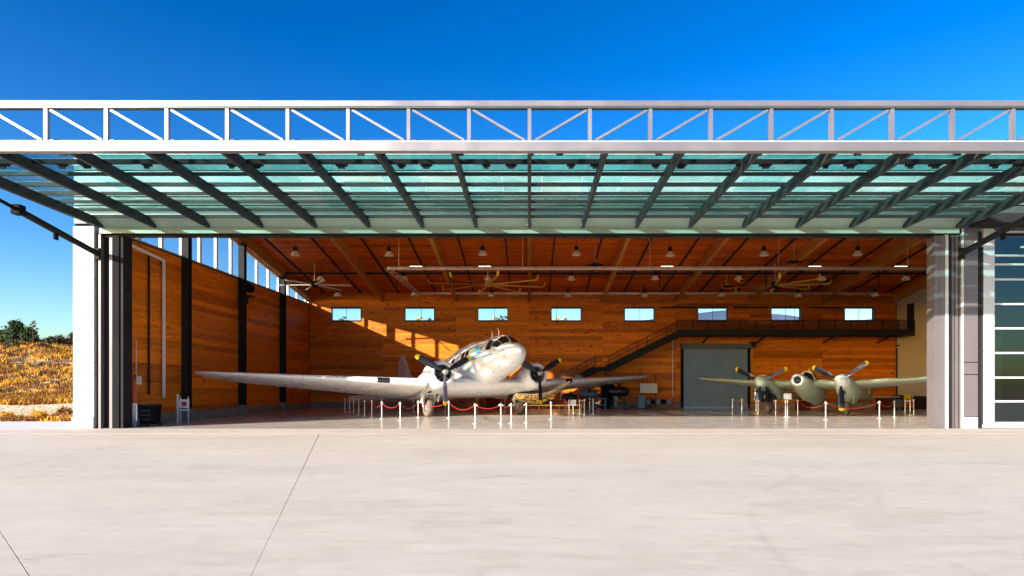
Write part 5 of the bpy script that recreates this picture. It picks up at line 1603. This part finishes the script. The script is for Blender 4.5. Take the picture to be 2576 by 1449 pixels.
for (px, w, h, mt, lb) in ((1528, .9, 1.75, 'navy', 'tall dark cabinet left of the tall engine stand'),
                       (1545, .35, 1.35, 'blue_grey', 'narrow blue grey locker in front of the tall dark cabinet'),
                       (1424, .8, 1.15, 'red_cloth', 'dark red covered crate behind the small engine'),
                       (1462, .5, .95, 'red_box', 'red drum shaped crate behind the barrier right of the gold shell'),
                       (1612, .5, .9, 'blue_grey', 'small blue grey crate under the left edge of the white board'),
                       (1240, 1.0, 1.05, 'red_cloth', 'dark red crate half hidden behind the airliner belly'),
                       (1190, .9, .9, 'plywood', 'brown crate behind the airliner belly'),
                       (2225, .9, .75, 'red_cloth', 'dark red box behind the right engine of the green aircraft'),
                       (2020, .9, .6, 'red_cloth', 'dark red box seen below the nose of the green aircraft')):
    Yc = 46.6 if px not in (2225, 2020) else 44
    t = tag(empty('crate', place(px, Yc)), lb, 'crate')
    q = MB(); q.box(-w/2,w/2,-.3,.3,.05,h); q.build('body', M[mt], t, bevel=.015)
    q = MB(); q.box(-w/2-.02,w/2+.02,-.32,.32,h-.001,h+.04); q.build('lid', M[mt], t)
    q = MB(); q.box(-w/2+.05,w/2-.05,-.28,.28,0,.05); q.build('skid', M['black_rubber'], t)
# pipes standing behind
t = tag(empty('pipe_frame', place(1583, 47.6)), 'thin black pipe frame standing against the back wall behind the benches', 'frame')
MB().tube([(-2.4,0,0),(-2.4,0,2.0),(1.6,0,2.0),(1.6,0,0)], .025, 6).build('pipe', M['black_steel'], t)

# right side: silver bollard, carts
t = tag(empty('silver_canister', place(1902, 41.5)), 'silver cylinder canister on a pole at the left of the green aircraft', 'canister')
MB().tube([(0,0,0),(0,0,.75)], .05, 8).build('pole', M['engine_silver'], t)
MB().lathe([(.001,.75),(.17,.75),(.19,.8),(.19,1.5),(.15,1.56),(.001,1.58)], n=16).build('tank', M['engine_silver'], t, smooth=True)
for z in (.95, 1.3): MB().lathe([(.195,z),(.21,z+.02),(.195,z+.04)], n=16).build('band', M['grey_steel'], t)
for (px, mt, lb) in ((2258, 'blue_grey', 'blue grey service cart by the beige side wall'), (2277, 'orange_box', 'orange and yellow service cart right of the blue grey one')):
    t = tag(empty('service_cart', place(px, 44.0)), lb, 'cart')
    q = MB(); q.box(-.4,.4,-.3,.3,.2,.75); q.build('body', M[mt], t, bevel=.02)
    q = MB(); q.box(-.25,.30,-.25,.25,.751,1.05); q.build('machine', M['yellow'] if mt == 'orange_box' else M['engine_dark'], t, bevel=.03)
    for x in (-.3,.3): MB().lathe([(.001,-.04),(.1,-.04),(.1,.04),(.001,.04)], (x,-.28,.10), (0,1,0), 12).build('wheel', M['black_rubber'], t)
    MB().tube([(.42,0,.5),(.55,0,1.0),(.55,0,1.1)], .02, 6).build('handle', M['post'], t)

# left side things near the jamb
t = tag(empty('waste_bin', (-15.95, 26.75, 0)), 'large black wheeled bin at the foot of the white downpipe', 'bin')
q = MB(); q.loft([[(-.25,-.30,.08),(.25,-.30,.08),(.25,.30,.08),(-.25,.30,.08)], [(-.29,-.36,.86),(.29,-.36,.86),(.29,.36,.86),(-.29,.36,.86)]]); q.build('body', M['navy'], t, bevel=.02)
q = MB(); q.box(-.31,.31,-.39,.38,.865,.93); q.build('lid', M['black_rubber'], t, bevel=.02)
for x in (-.27,.27): MB().lathe([(.001,-.03),(.09,-.03),(.09,.03),(.001,.03)], (x,.25,.09), (1,0,0), 12).build('wheel', M['black_rubber'], t)
for i in range(3): MB().box(-.2,.22,-.372,-.35,.25+.18*i,.35+.18*i).build('recess', M['black_rubber'], t)
t = tag(empty('fire_extinguisher_stand', (-16.35, 26.3, 0)), 'red fire hose stand tucked behind the dark left jamb', 'fire hose')
MB().tube([(.02,0,1.0),(.02,0,1.95)], .07, 10).build('red_cylinder', M['orange_box'], t)
MB().tube([(.02,0,1.95),(.06,0,2.15)], .03, 8).build('valve', M['engine_dark'], t)
MB().box(-.05,.10,-.04,.04,0,.98).build('stand', M['paper'], t)
MB().box(.15,.2,-.1,-.05,0,.95).build('post', M['blue_grey'], t)
t = tag(empty('notice_board', (-15.75, 28.6, 0)), 'two small white notices stacked beside the black bin at the left wall', 'notice')
MB().box(-.0,.45,-.02,0,.58,1.08).build('sheet', M['paper'], t)
MB().box(.12,.34,-.025,-.0205,.78,.98).build('red_picture', M['red_box'], t)
MB().box(.05,.40,-.025,-.0205,.64,.70).build('text_line', M['ink'], t)
MB().box(.05,.38,.0,.02,1.20,1.42).build('upper_sheet', M['grey_steel'], t)
MB().box(-.10,-.03,-.03,.03,0,1.3).build('post', M['paper'], t)
for x in (.05,.40): MB().box(x-.015,x+.015,.005,.03,0,1.2).build('leg', M['paper'], t)
